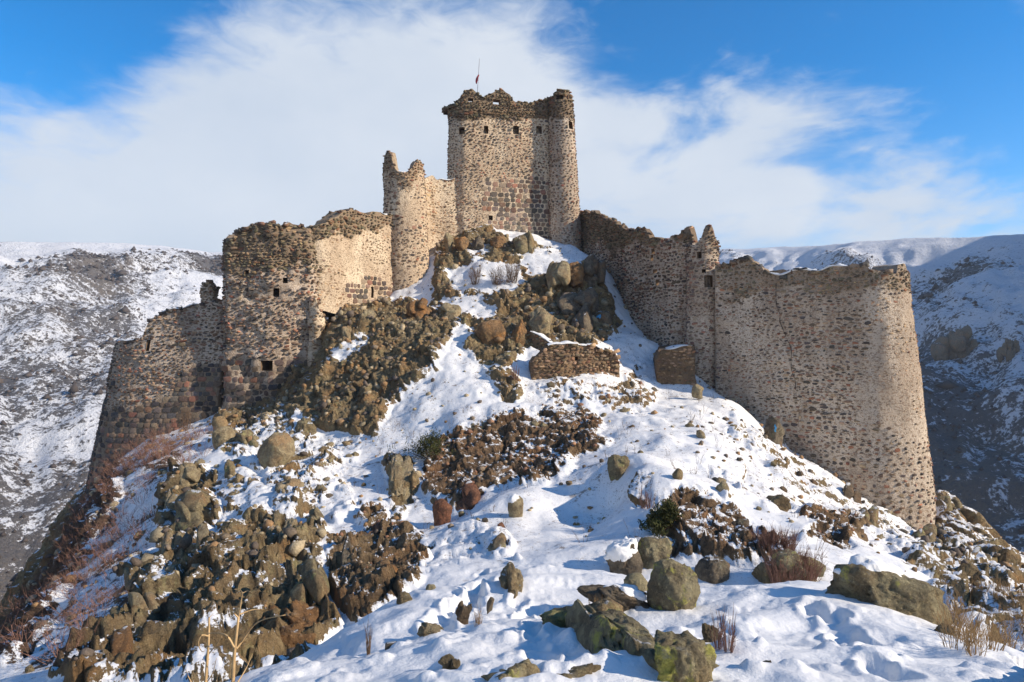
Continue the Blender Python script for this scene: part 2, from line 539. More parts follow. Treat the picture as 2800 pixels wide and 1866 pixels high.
# ---------------------------------------------------------------- the castle hill
# measured spots: image column, image row, distance in metres
SPOTS = [
    # near ground
    (1400, 1866, 3.3), (1000, 1866, 3.9), (700, 1866, 4.6), (2000, 1866, 3.3), (2400, 1866, 3.4), (2800, 1866, 3.6),
    (1400, 1750, 4.6), (1000, 1800, 4.8), (2000, 1750, 4.6), (2400, 1780, 4.5), (2800, 1800, 5.0),
    (950, 1742, 6.0), (1100, 1650, 7.0), (1340, 1562, 8.0), (1440, 1545, 8.5), (1660, 1560, 8.0), (1900, 1600, 7.0), (2100, 1595, 6.9),
    (2280, 1610, 6.8), (2450, 1660, 6.2), (2620, 1735, 5.4), (780, 1862, 5.0), (1250, 1650, 6.3), (1600, 1650, 6.2),
    # gully behind the near drift
    (950, 1660, 12), (1180, 1590, 12), (1300, 1500, 14), (1500, 1500, 13), (1700, 1500, 12.5),
    (1400, 1350, 17.5), (1600, 1395, 17), (1750, 1240, 18), (1735, 1290, 16.4), (1775, 1340, 15.4), (1672, 1402, 16.5), (1640, 1478, 14.5), (1560, 1446, 15.6), (1700, 1180, 22), (1900, 1180, 22), (2000, 1230, 20.5),
    (1850, 1290, 17.5), (1900, 1400, 14.5), (1800, 1410, 14.4), (2050, 1500, 12), (2200, 1400, 16.5), (2100, 1300, 19.5), (2250, 1350, 21),
    (2300, 1450, 17.5), (2200, 1530, 11), (2100, 1210, 25), (2300, 1340, 24.5), (2400, 1400, 24), (2500, 1460, 24),
    (2560, 1470, 24), (2500, 1500, 21), (2600, 1500, 20), (2700, 1600, 14), (2600, 1650, 10.5), (2450, 1560, 12),
    (2650, 1400, 28), (2700, 1480, 24), (2800, 1570, 20), (2800, 1680, 9.5), (2800, 1620, 14),
    # foot of the right-hand walls
    (2000, 1103, 28.5), (1900, 1100, 28), (1800, 1095, 28), (1960, 1130, 26), (1780, 990, 32), (1750, 920, 34.5), (1680, 905, 36),
    (1700, 1000, 31), (1720, 1080, 27.5), (1700, 1120, 25.5), (2150, 1225, 27.8), (2270, 1295, 26.8), (2100, 1192, 28.6), (2330, 1362, 26.0), (2400, 1402, 25.8), (2450, 1436, 25.8), (2500, 1462, 26.4), (2560, 1478, 27.0), (2570, 1462, 29.5), (2610, 1375, 31.5), (2680, 1470, 28), (2400, 1400, 28.5),
    (271, 1292, 38.0), (345, 1265, 37.0), (240, 1362, 36.0), (300, 1280, 39.5), (235, 1405, 32), (130, 1590, 26), (60, 1725, 19), (0, 1815, 15),
    # small wall and crag
    (1460, 1067, 27.5), (1570, 1065, 27.7), (1690, 1060, 28.2), (1460, 970, 30.2), (1600, 955, 30.6), (1680, 960, 31),
    (1450, 930, 32), (1400, 980, 30), (1300, 960, 30.5), (1550, 850, 36), (1650, 750, 40), (1640, 880, 36.5), (1400, 850, 35.5),
    (1250, 850, 36), (1300, 750, 39.5), (1500, 750, 39), (1600, 690, 43), (1500, 680, 43), (1400, 632, 45.3), (1300, 670, 43),
    (1230, 690, 43), (1330, 630, 45.3), (1550, 672, 44.8), (1200, 830, 38), (1100, 835, 39.5), (1180, 790, 40),
    # rock rib below the left walls
    (1100, 870, 37), (1000, 865, 37), (900, 900, 36), (880, 1000, 34), (800, 1100, 32.5), (900, 1050, 31.5), (1000, 1000, 32),
    (1150, 930, 33), (1250, 930, 32), (1020, 1200, 26), (900, 1180, 27.5), (1150, 1080, 28), (1250, 1010, 29),
    # snow slope and the red outcrop
    (1300, 1100, 26.5), (1200, 1200, 24.5), (1100, 1300, 22), (1400, 1180, 24), (1500, 1120, 25.5), (1400, 1330, 19.0), (1600, 1160, 24),
    (1200, 1340, 20.5), (1250, 1400, 18.5), (1100, 1450, 17.5), (1000, 1500, 16), (1000, 1350, 20.5), (1560, 1280, 20),
    # left slope
    (750, 1140, 32), (620, 1150, 33.0), (700, 1130, 34.4), (780, 1085, 34.4), (850, 1030, 34.8), (850, 1250, 25.5), (700, 1300, 24), (850, 1400, 19.5), (900, 1550, 14.5), (750, 1500, 16.5),
    (600, 1400, 20.5), (560, 1250, 27), (500, 1200, 31), (400, 1240, 33), (290, 1300, 34.5), (450, 1350, 25), (350, 1450, 24),
    (220, 1450, 26), (400, 1550, 18.5), (250, 1600, 19), (110, 1668, 21), (600, 1600, 14), (800, 1700, 11.5), (650, 1750, 11),
    (450, 1700, 13), (250, 1750, 13), (600, 1866, 8.5), (300, 1866, 9.5), (100, 1866, 10), (0, 1830, 12.5), (850, 1800, 10), (780, 1866, 8),
]
# spots given by column, distance and height (out of sight or beyond the edges)
HID = [
    (1440, 11, -4.4), (1660, 11, -4.3), (1900, 10, -4.3), (2280, 9.5, -4.3), (1100, 10, -4.9),
    (1400, 1.5, -1.7), (0, 1.5, -2.2), (2800, 1.5, -1.75), (700, 1.5, -1.9), (2100, 1.5, -1.7),
    (2900, 26, -13), (2850, 34, -17), (2700, 38, -16), (2600, 44, -20), (150, 32, -14), (0, 24, -13.5), (-200, 16, -10.5), (-200, 30, -20), (160, 44, -17),
    (350, 46, -12), (600, 44, -8), (900, 46, 1), (1100, 50, 5), (1400, 50, 8.5), (1400, 56, 7), (1700, 48, 3), (1900, 40, -3),
    (2200, 36, -5), (2450, 36, -11), (1400, 72, -14), (2000, 60, -14), (800, 62, -14), (400, 62, -26), (2400, 60, -30), (2800, 50, -32),
    (0, 50, -32), (-400, 50, -40), (3200, 40, -30),
]
XY = []
ZZ = []
for u, v, d in SPOTS:
    p = at(u, v, d)
    XY.append((p[0], p[1]))
    ZZ.append(p[2])
for u, d, z in HID:
    XY.append(((u - CU) / F * d, d))
    ZZ.append(z)
for a, r, z in [(-60, 4, -3.0), (-60, 10, -7), (-60, 20, -16), (-60, 45, -45), (60, 4, -2.2), (60, 9, -5), (60, 20, -14), (60, 45, -40),
                (-90, 3, -2.6), (-90, 12, -9), (-90, 40, -45), (90, 3, -2.2), (90, 12, -7), (90, 40, -40), (-90, 1, -1.9), (90, 1, -1.75),
                (-130, 4, -2.2), (-130, 14, -8), (130, 4, -2.2), (130, 14, -7), (-130, 40, -40), (130, 40, -40), (-115, 90, -75), (115, 90, -75)] + \
               [(a, 90, -72) for a in (-75, -55, -40, -25, -10, 5, 20, 35, 50, 70)]:
    XY.append((r * math.sin(R(a)), r * math.cos(R(a))))
    ZZ.append(z)
XY = np.array(XY)
ZZ = np.array(ZZ)


def lp(x, y):
    return np.stack([np.log(np.hypot(x, y)), np.arctan2(x, y)], -1)


CP = lp(XY[:, 0], XY[:, 1])
_d = np.linalg.norm(CP[:, None] - CP[None], axis=2)
_K = np.where(_d > 0, _d ** 2 * np.log(_d + 1e-12), 0)
_n = len(CP)
_A = np.zeros((_n + 3, _n + 3))
_A[:_n, :_n] = _K + np.eye(_n) * 2e-4
_A[:_n, _n] = 1
_A[:_n, _n + 1:] = CP
_A[_n, :_n] = 1
_A[_n + 1:, :_n] = CP.T
_w = np.linalg.solve(_A, np.concatenate([ZZ, np.zeros(3)]))


def hill(x, y):
    x = np.atleast_1d(np.asarray(x, float))
    y = np.atleast_1d(np.asarray(y, float))
    q = lp(x, y)
    out = np.empty(len(q))
    for i in range(0, len(q), 40000):
        c = q[i:i + 40000]
        d2 = (c[:, 0:1] - CP[None, :, 0]) ** 2 + (c[:, 1:2] - CP[None, :, 1]) ** 2
        out[i:i + 40000] = (0.5 * d2 * np.log(d2 + 1e-20)) @ _w[:_n] + _w[_n] + c @ _w[_n + 1:]
    return out


def ground_hit(u, v, dmin=2.0, dmax=52.0):
    """distance at which the sight line through (u, v) meets the hill"""
    d = np.exp(np.linspace(math.log(dmin), math.log(dmax), 500))
    x = (u - CU) / F * d
    z = (CV - v) / F * d
    g = hill(x, d) - z
    k = np.argmax(g > 0)
    if g[k] <= 0:
        return None
    if k == 0:
        return d[0]
    t = g[k - 1] / (g[k - 1] - g[k])
    return d[k - 1] + (d[k] - d[k - 1]) * t


# rock, soil and brush patches: outline in the photograph, strength, distance range
ROCKS = [
    ([(1060, 822), (1200, 830), (1260, 880), (1240, 960), (1180, 1010), (1080, 1100), (1040, 1190), (990, 1198), (930, 1170), (870, 1160), (800, 1130), (740, 1140), (780, 1070), (900, 1000), (885, 900), (950, 850)], 1.0, 24, 44),
    ([(1200, 680), (1250, 640), (1330, 620), (1400, 628), (1480, 650), (1560, 690), (1650, 740), (1690, 900), (1660, 940), (1560, 950), (1450, 960), (1400, 1010), (1300, 985), (1240, 930), (1250, 850), (1180, 830), (1180, 770)], 0.95, 27, 50),
    ([(1140, 1290), (1200, 1200), (1350, 1150), (1500, 1108), (1640, 1128), (1660, 1200), (1560, 1290), (1500, 1335), (1400, 1332), (1340, 1342), (1290, 1400), (1180, 1380), (1150, 1335)], 0.85, 16, 30),
    ([(1065, 1255), (1130, 1250), (1145, 1330), (1120, 1420), (1090, 1410), (1060, 1330)], 0.9, 15, 26),
    ([(1000, 1390), (1060, 1380), (1170, 1500), (1200, 1560), (1130, 1600), (1070, 1660), (1000, 1700), (950, 1690), (900, 1560), (880, 1480), (960, 1470)], 0.9, 10, 22),
    ([(560, 1140), (700, 1130), (860, 1160), (930, 1230), (890, 1300), (780, 1340), (690, 1280), (580, 1235)], 0.62, 22, 36),
    ([(780, 1260), (930, 1230), (950, 1300), (870, 1400), (760, 1430), (740, 1330)], 0.66, 16, 30),
    ([(480, 1270), (600, 1270), (590, 1450), (500, 1600), (400, 1660), (330, 1560), (430, 1500), (430, 1380)], 0.84, 14, 32),
    ([(450, 1600), (700, 1400), (880, 1440), (920, 1700), (830, 1820), (740, 1866), (150, 1880), (150, 1820), (350, 1640)], 0.86, 7, 22),
    ([(700, 1380), (860, 1420), (860, 1500), (700, 1560), (560, 1500)], 0.72, 10, 22),
    ([(1780, 1385), (1850, 1345), (1960, 1362), (2030, 1400), (2070, 1450), (2160, 1540), (2000, 1570), (1900, 1535), (1820, 1490)], 0.86, 10, 20),
    ([(1730, 1250), (1790, 1270), (1800, 1420), (1760, 1420), (1720, 1330)], 0.58, 12, 24),
    ([(2180, 1390), (2300, 1390), (2400, 1440), (2320, 1500), (2280, 1535), (2200, 1480)], 0.88, 12, 24),
    ([(1990, 1120), (2100, 1200), (2340, 1365), (2500, 1445), (2570, 1460), (2560, 1510), (2400, 1480), (2300, 1420), (2150, 1330), (1990, 1190)], 0.58, 15, 30),
    ([(2555, 1260), (2630, 1330), (2820, 1560), (2820, 1790), (2650, 1725), (2540, 1620), (2470, 1500), (2560, 1460)], 0.74, 5, 40),
    ([(1440, 1050), (1560, 1020), (1690, 1050), (1740, 960), (1800, 1090), (1770, 1130), (1660, 1115), (1560, 1125), (1490, 1100)], 0.62, 20, 34),
    ([(1330, 990), (1420, 1010), (1430, 1100), (1370, 1110)], 0.75, 22, 34),
    ([(1960, 1260), (2010, 1280), (2030, 1370), (2000, 1370)], 0.6, 12, 22),
    ([(920, 1360), (1000, 1340), (1010, 1390), (930, 1400)], 0.55, 14, 24),
    ([(1320, 1440), (1400, 1440), (1420, 1510), (1350, 1520)], 0.5, 10, 20),
    ([(275, 1285), (340, 1262), (330, 1380), (240, 1560), (140, 1720), (20, 1850), (-80, 1850), (-40, 1780), (110, 1590), (210, 1400)], 0.78, 10, 42),
    ([(1850, 1250), (2050, 1250), (2250, 1400), (2150, 1420), (1950, 1330)], 0.36, 12, 24),
    ([(1180, 1420), (1330, 1420), (1330, 1520), (1200, 1560)], 0.36, 10, 22),
    ([(590, 1125), (700, 1090), (780, 1040), (880, 900), (920, 960), (860, 1120), (700, 1180), (600, 1180)], 0.85, 28, 40),
    ([(900, 1180), (1000, 1200), (960, 1300), (1010, 1380), (900, 1440), (850, 1350)], 0.42, 14, 30),
    ([(600, 1230), (760, 1340), (740, 1420), (600, 1480), (590, 1330)], 0.52, 14, 30),
]
SNOWS = [  # snow lying in the crag and rock areas
    ([(1225, 740), (1300, 705), (1420, 730), (1430, 770), (1400, 800), (1250, 790)], 1.0, 30, 50),
    ([(1200, 815), (1300, 800), (1370, 830), (1350, 870), (1290, 870)], 0.9, 28, 50),
    ([(1350, 612), (1430, 606), (1520, 638), (1570, 690), (1500, 690), (1430, 662), (1370, 650)], 1.0, 38, 50),
    ([(1420, 700), (1500, 690), (1560, 690), (1600, 720), (1500, 760), (1440, 740)], 0.8, 30, 50),
    ([(1260, 690), (1320, 665), (1380, 680), (1300, 705)], 0.55, 30, 50),
    ([(900, 960), (1000, 900), (1010, 930), (930, 1000)], 0.6, 24, 40),
    ([(1250, 890), (1290, 880), (1280, 940), (1240, 960)], 0.8, 24, 40),
    ([(1460, 870), (1500, 850), (1500, 890)], 0.6, 24, 40),
]
SOILS = [ROCKS[2][:1] + (1.0, 16, 30), ROCKS[4][:1] + (0.6, 10, 22), ROCKS[10][:1] + (0.95, 10, 20), ROCKS[12][:1] + (0.9, 12, 24), ROCKS[15][:1] + (0.4, 20, 34)]
BRUSH = [([(300, 1250), (420, 1190), (560, 1190), (560, 1260), (470, 1300), (430, 1380), (420, 1500), (330, 1560), (360, 1640), (180, 1830), (0, 1866), (-100, 1800), (100, 1600), (200, 1420)], 1.0, 9, 40),
         ([(2010, 1450), (2080, 1440), (2270, 1530), (2260, 1600), (2160, 1560)], 0.8, 9, 18)]
GS = 6.0
gw, gh = int(3400 / GS), int(2200 / GS)


def raster(poly):
    gx, gy = np.meshgrid((np.arange(gw) + 0.5) * GS - 300, (np.arange(gh) + 0.5) * GS)
    ins = np.zeros(gx.shape, bool)
    n = len(poly)
    for i in range(n):
        x1, y1 = poly[i]
        x2, y2 = poly[(i + 1) % n]
        if y1 == y2:
            continue
        c = ((y1 > gy) != (y2 > gy)) & (gx < (x2 - x1) * (gy - y1) / (y2 - y1) + x1)
        ins ^= c
    m = ins.astype(np.float32)
    for _ in range(3):
        for ax in (0, 1):
            m = (m + np.roll(m, 1, ax) + np.roll(m, -1, ax)) / 3
    return m


def patch_field(patches, u, v, d):
    out = np.zeros(len(u))
    fx = np.clip((u + 300) / GS - 0.5, 0, gw - 2)
    fy = np.clip(v / GS - 0.5, 0, gh - 2)
    ix, iy = fx.astype(int), fy.astype(int)
    tx, ty = fx - ix, fy - iy
    for poly, s, d0, d1 in patches:
        m = raster(poly)
        val = (m[iy, ix] * (1 - tx) + m[iy, ix + 1] * tx) * (1 - ty) + (m[iy + 1, ix] * (1 - tx) + m[iy + 1, ix + 1] * tx) * ty
        out = np.maximum(out, np.where((d > d0) & (d < d1), val * s, 0))
    return out


def fields(P, warp=True):
    """rock, soil, brush strengths for points on the hill"""
    y = np.maximum(P[:, 1], 0.3)
    u = CU + F * P[:, 0] / y
    v = CV - F * P[:, 2] / y
    front = P[:, 1] > 0.5
    if warp:
        k = 420.0 / np.maximum(y, 3)
        u = u + fbm(P * 0.9, 3, 51) * k * 1.6
        v = v + fbm(P * 0.9 + 40, 3, 52) * k * 1.6
    u = np.clip(u, -299, 3090)
    v = np.clip(v, 0, 2190)
    r = patch_field(ROCKS, u, v, y) * front
    s = patch_field(SNOWS, u, v, y) * front
    so = patch_field(SOILS, u, v, y) * front
    br = patch_field(BRUSH, u, v, y) * front
    # steep ground out of the photograph is rock too
    out = (~front) | (u < -50) | (u > 2850) | (y > 46)
    r = np.where(out, np.maximum(r, 0.55), r)
    return np.clip(r - s, 0, 1), so, br


def build_hill():
    a1 = np.linspace(-44, 44, 800)
    angs = np.radians(np.concatenate([np.linspace(-130, -45, 50)[:-1], a1, np.linspace(45, 130, 50)[1:]]))
    # more rings where the slopes face the camera
    rr = np.concatenate([np.exp(np.linspace(math.log(1.3), math.log(9), 190))[:-1], np.linspace(9, 47, 400)[:-1], np.exp(np.linspace(math.log(47), math.log(90), 40))])
    A, Rr = np.meshgrid(angs, rr)
    x = (Rr * np.sin(A)).ravel()
    y = (Rr * np.cos(A)).ravel()
    z = hill(x, y)
    P = np.stack([x, y, z], 1)
    na, nr = len(angs), len(rr)
    Zg = z.reshape(nr, na)
    Pg = P.reshape(nr, na, 3)

    def normals(Pg):
        du = np.gradient(Pg, axis=1)
        dv = np.gradient(Pg, axis=0)
        n = np.cross(du, dv)
        n /= np.linalg.norm(n, axis=2, keepdims=True) + 1e-12
        n *= np.sign(n[..., 2:3] + 1e-9)
        return n
    Nn = normals(Pg).reshape(-1, 3)
    rk, so, br = fields(P)
    dist = np.hypot(x, y)
    flank = np.clip((0.74 - Nn[:, 2]) / 0.2, 0, 1) * np.clip((np.abs(x + 1) - 11) / 4, 0, 1) * (dist > 15)
    rk = np.maximum(rk, 0.72 * flank)
    # lumpy relief everywhere, drifts in the snow
    near = np.clip((14 - dist) / 10, 0, 1)
    drift = fbm(P * np.array([0.55, 0.55, 0.2]), 4, 3) * (0.10 + 0.22 * np.clip(dist / 25, 0, 1))
    w1 = fbm(P * np.array([1.5, 2.6, 0.5]) + fbm(P * 0.7, 2, 9)[:, None] * 1.5, 3, 21)
    drift += near * (w1 * 0.085 + np.maximum(fbm(P * 4.4, 3, 31) - 0.12, 0) * 0.10 - 0.05 * np.maximum(vnoise(P * 2.3, 37) - 0.45, 0))
    h = drift * (1 - 0.5 * rk)
    gf = np.random.default_rng(5)
    marks = []
    for (ua, va, ub, vb, nn_, sc_) in [(1190, 1725, 1335, 1565, 26, 1.0), (1985, 1170, 2075, 1235, 16, 1.5), (2250, 1660, 2420, 1850, 12, 1.0), (1420, 1640, 1480, 1800, 12, 0.9)]:
        for q in np.linspace(0, 1, nn_):
            uu_ = ua + (ub - ua) * q + gf.normal(0, 14)
            vv_ = va + (vb - va) * q + gf.normal(0, 8)
            dd_ = ground_hit(uu_, vv_)
            if dd_:
                marks.append((*at(uu_, vv_, dd_)[:2], gf.uniform(0.07, 0.12) * sc_, gf.uniform(0.04, 0.09) * sc_))
    for mx_, my_, mr_, md_ in marks:
        sel = np.where((np.abs(x - mx_) < mr_ * 3) & (np.abs(y - my_) < mr_ * 3))[0]
        if len(sel):
            rr_ = np.hypot(x[sel] - mx_, (y[sel] - my_) * 0.7) / mr_
            h[sel] += -md_ * np.exp(-rr_ ** 4) + 0.25 * md_ * np.exp(-((rr_ - 1.35) / 0.3) ** 2)
    act = np.where((rk > 0.06) & (dist < 60))[0]
    Q = P[act] + np.stack([fbm(P[act] * 1.3, 2, 61), fbm(P[act] * 1.3, 2, 62), fbm(P[act] * 1.3, 2, 63)], 1) * 0.25
    # tall angular blocks, cracked, with smaller facets on them
    # fused bedrock: leaning plates and ledges, broken by facets
    sk = np.stack([Q[:, 0] + 0.35 * Q[:, 2], Q[:, 1] - 0.25 * Q[:, 2], Q[:, 2] * 0.55], 1)

    def ridged(p, oc, seed):
        a, s_, out, tot_ = 1.0, 1.0, 0.0, 0.0
        for o_ in range(oc):
            out = out + a * (1 - 2.2 * np.abs(vnoise(p * s_ + o_ * 7.7, seed + o_)))
            tot_ += a
            a *= 0.52
            s_ *= 2.05
        return out / tot_
    rg = ridged(sk * 0.75, 5, 160)
    f1, c1, id1 = facets(sk * np.array([1, 1, 1.0]), 1.5, 5)
    f2, c2, id2 = facets(sk, 0.55, 6)
    f3, c3, id3 = facets(sk, 0.22, 7)
    so_a = so[act]
    amp = np.clip((rk[act] - 0.22) * 1.7, 0, 1)
    big = (rg * 0.42 * (1 - 0.35 * so_a) + f1 * 0.30 * (1 - 0.6 * so_a) + f2 * 0.34 * (1 - 0.6 * so_a) + f3 * 0.55 - 0.10 * np.exp(-c1 / 0.03) - 0.04 * np.exp(-c2 / 0.04)) * amp
    big += amp * 0.06
    h[act] += big
    # debris lumps on the rest
    P2 = P + Nn * h[:, None]
    Pg2 = P2.reshape(nr, na, 3)
    N2 = normals(Pg2).reshape(-1, 3)
    crack = np.ones(len(P))
    crack[act] = np.minimum(c2 * 1.0, c1 * 1.4) + (1 - amp) * 0.5
    cell = np.full(len(P), 0.5)
    cell[act] = id2
    # snow keeps to flatter ledges inside rocky ground
    nz = N2[:, 2]
    patchn = fbm(P * 0.8, 4, 71)
    fine = fbm(P * 2.6, 3, 72)
    rock = rk * 0.95 + 0.16 * patchn + 0.10 * fine
    rock = rock + np.where(rk > 0.05, (0.62 - nz) * 0.95, (0.45 - nz) * 0.35)
    rock = np.where(rk < 0.05, np.minimum(rock, np.where(dist > 11, 0.45, 0.36) + 0.28 * fine), rock)
    rock = np.maximum(rock, br * (0.45 + 0.28 * patchn + 0.18 * fine))
    ii = np.arange(nr * na).reshape(nr, na)
    q = np.stack([ii[:-1, :-1], ii[:-1, 1:], ii[1:, 1:], ii[1:, :-1]], -1).reshape(-1, 4)
    q = q[:, ::-1]
    me = mesh_np('castle_hill', P2, q.ravel(), np.full(len(q), 4), smooth=True)
    for nm, val in (('rock', rock), ('soil', so), ('brush', br), ('crack', crack), ('cell', cell), ('far', np.clip((dist - 9.5) / 4, 0, 1))):
        fattr(me, nm, val)
    o = link('castle_hill', me, None, [MT_TERR])
    tag(o, 'snow covered rocky castle hill falling away to both sides', 'hill', kind='structure')
    return P2, N2, rk, so, br, rock


HP, HN, HRK, HSO, HBR, HROCK = build_hill()
print('hill', time.time() - T0)


# ---------------------------------------------------------------- the valley and the far slopes
def valley_h(x, y):
    P = np.stack([x, y, np.zeros_like(x)], 1)
    dist = np.hypot(x, y)
    az = np.arctan2(x, y)
    # plateau rim: tangent of the angle above the eye line, by direction
    A = [-3.2, -1.6, -0.9, -0.686, -0.55, -0.45, 0.2, 0.33, 0.42, 0.5, 0.70, 0.95, 1.35, 1.9]
    rim_t = np.interp(az, A, [0.05, 0.10, 0.15, 0.160, 0.157, 0.143, 0.13, 0.147, 0.150, 0.158, 0.172, 0.46, 0.52, 0.05])  # unseen rim right of the view is raised to shade the valley side
    rim_d = np.interp(az, A, [900, 700, 560, 470, 480, 560, 620, 560, 470, 420, 360, 380, 420, 800])
    rim_d = rim_d * (1 + 0.05 * fbm(P * 0.006, 3, 81))
    foot = np.interp(az, A, [200, 150, 130, 125, 130, 140, 140, 120, 110, 100, 95, 95, 150, 200])
    zr = rim_t * rim_d * np.cos(np.clip(az, -1.0, 0.8))
    t = np.clip((dist - foot) / (rim_d - foot), 0, 1)
    zf = -62.0
    prof = t ** 0.92
    z = zf + (zr - zf) * prof
    z = np.where(dist > rim_d, zr + (dist - rim_d) * 0.012, z)
    k = np.clip(t * 4, 0, 1) * np.clip((1.02 - t) * 6, 0.10, 1)
    gul = fbm(np.stack([az * 9, dist * 0.006, z * 0], 1), 4, 82)
    z = z + k * (gul * 12 + fbm(P * 0.018, 4, 83) * 9 + np.abs(fbm(P * 0.035, 4, 86)) * -9 + fbm(P * 0.09, 4, 84) * 3.2)
    z = z + np.clip(1 - t * 5, 0, 1) * fbm(P * 0.03, 3, 85) * 5
    return z, t


def mat_valley():
    m, N, Mx, mix, noise, ramp, bump, finish = new_mat('snowy_valley_slope')
    geo = N('ShaderNodeNewGeometry')
    pos = geo.outputs['Position']
    veg_shade = N('ShaderNodeAttribute', attribute_name='veg_shade').outputs['Fac']
    st = N('ShaderNodeMapping', {'Vector': pos, 'Scale': (1, 1, 0.6)}).outputs[0]
    n1 = noise(st, 0.35, 6, 0.72)
    n2 = noise(pos, 1.1, 4, 0.65)
    e = Mx('ADD', veg_shade, Mx('ADD', Mx('MULTIPLY', Mx('SUBTRACT', n1, 0.5), 1.5), Mx('MULTIPLY', Mx('SUBTRACT', n2, 0.5), 1.0)))
    rm = ramp(e, 0.44, 0.60)
    c = mix(ramp(noise(pos, 0.02, 4, 0.6), 0.42, 0.6), C4(0.075, 0.062, 0.055), C4(0.13, 0.095, 0.06))
    c = mix(ramp(n2, 0.4, 0.7), c, C4(0.055, 0.05, 0.05))
    col = mix(Mx('MULTIPLY', rm, 0.92), C4(0.74, 0.75, 0.78), c)
    b = bump(n1, 1.0, 2.0)
    b = bump(n2, 0.8, 0.8, b)
    return finish(col, 0.85, b, 0.15)


def build_valley():
    a = np.radians(np.concatenate([np.linspace(-180, -60, 60)[:-1], np.linspace(-60, 60, 520), np.linspace(60, 180, 60)[1:]]))
    rr = np.concatenate([np.linspace(35, 130, 50)[:-1], np.linspace(130, 640, 260)[:-1], np.exp(np.linspace(math.log(640), math.log(1500), 14))])
    A, Rr = np.meshgrid(a, rr)
    x, y = (Rr * np.sin(A)).ravel(), (Rr * np.cos(A)).ravel()
    z, t = valley_h(x, y)
    P = np.stack([x, y, z], 1)
    na, nr = len(a), len(rr)
    az = np.arctan2(x, y)
    # shrubs and scree: dense in gullies and lower down, bare snow at the rim, with shade at the lower left
    veg_shade = 0.50 + 0.62 * fbm(np.stack([az * 7, Rr.ravel() * 0.010, t * 0], 1) + 3, 4, 91) + 0.22 * fbm(P * 0.03, 3, 92)
    veg_shade = veg_shade - np.clip((t - 0.86) / 0.14, 0, 1) * 0.38 * np.interp(az, [-0.7, -0.55, -0.4, 0.3, 0.42, 0.5, 0.7], [0.55, 0.8, 1.2, 1.2, 0.9, 0.45, 0.2])
    veg_shade += 0.10 * np.clip(1 - t * 2.2, 0, 1)
    veg_shade -= np.interp(az, [-0.5, -0.3], [0.10, 0.0]) * np.clip((t - 0.3) * 4, 0, 1)
    veg_shade += np.interp(az, [-0.5, -0.35], [0.20, 0.0]) * np.clip(1 - t * 2.0, 0, 1)  # the valley's shadowed lower left, painted in as darker scrub tone
    veg_shade += np.interp(az, [0.3, 0.45, 0.6, 1.0], [0, 0.07, 0.17, 0.19]) * np.clip((0.97 - t) * 8, 0, 1) * np.clip(t * 5, 0, 1)
    veg_shade -= np.interp(az, [0.2, 0.4], [0, 0.06]) * np.clip(1 - t * 2.2, 0, 1)
    ii = np.arange(nr * na).reshape(nr, na)
    q = np.stack([ii[:-1, :-1], ii[:-1, 1:], ii[1:, 1:], ii[1:, :-1]], -1).reshape(-1, 4)[:, ::-1]
    me = mesh_np('valley', P, q.ravel(), np.full(len(q), 4), smooth=True)
    fattr(me, 'veg_shade', veg_shade)
    o = link('valley', me, None, [mat_valley()])
    tag(o, 'snowy valley sides and plateau rims with dark scrub', 'valley', kind='structure')
    return P, veg_shade, t, az


VP, VVEG_SHADE, VT, VAZ = build_valley()
print('valley', time.time() - T0)
# ---------------------------------------------------------------- masonry
KS = 7
PAL = {
    'dark': [((0.050, 0.045, 0.043), 4), ((0.085, 0.066, 0.054), 3), ((0.12, 0.085, 0.06), 2), ((0.15, 0.075, 0.05), 1)],
    'brown': [((0.105, 0.074, 0.052), 4), ((0.065, 0.054, 0.046), 3), ((0.17, 0.10, 0.066), 2), ((0.21, 0.145, 0.095), 2), ((0.19, 0.085, 0.052), 1)],
    'red': [((0.135, 0.085, 0.062), 4), ((0.085, 0.068, 0.056), 4), ((0.17, 0.088, 0.058), 1), ((0.18, 0.135, 0.10), 2)],
    'tan': [((0.19, 0.125, 0.075), 3), ((0.12, 0.085, 0.055), 3), ((0.27, 0.175, 0.105), 2), ((0.16, 0.085, 0.05), 1)],
    'olive': [((0.13, 0.105, 0.065), 3), ((0.085, 0.066, 0.045), 3), ((0.19, 0.13, 0.075), 2), ((0.15, 0.08, 0.045), 1)],
}


def stone_templates(n, pw, lo, seed):
    r = np.random.default_rng(seed)
    out = []
    for k in range(n):
        th = (np.arange(KS) + r.uniform(-0.28, 0.28, KS)) * 2 * math.pi / KS + r.uniform(0, 0.7)
        c, s = np.cos(th), np.sin(th)
        rad = 0.5 / (np.abs(c) ** pw + np.abs(s) ** pw) ** (1 / pw) * r.uniform(lo, 1.04, KS)
        base = np.stack([c * rad, s * rad], 1)
        sc = r.uniform(0.74, 0.92)
        tx, ty = r.uniform(-0.25, 0.25, 2)
        top = base * sc
        ztop = 1 + top[:, 0] * tx + top[:, 1] * ty + r.uniform(-0.12, 0.12, KS)
        V = np.concatenate([np.c_[base, np.full(KS, -0.7)], np.c_[top, ztop], [[0, 0, 1.08]]])
        out.append(V)
    return np.array(out)


ST_L = []
ST_C = []
for _j in range(KS):
    ST_L += [_j, (_j + 1) % KS, KS + (_j + 1) % KS, KS + _j]
    ST_C.append(4)
for _j in range(KS):
    ST_L += [KS + _j, KS + (_j + 1) % KS, 2 * KS]
    ST_C.append(3)
ST_L, ST_C = np.array(ST_L), np.array(ST_C)
TEMPL = {'rub': stone_templates(20, 5.0, 0.80, 1), 'ash': stone_templates(10, 7.0, 0.93, 2)}
TMESH = {}
for _k, _t in TEMPL.items():
    TMESH[_k] = []
    for _v in _t:
        _me = mesh_np('stone', _v, ST_L, ST_C)
        _me.materials.append(MT_STONE)
        TMESH[_k].append(_me)


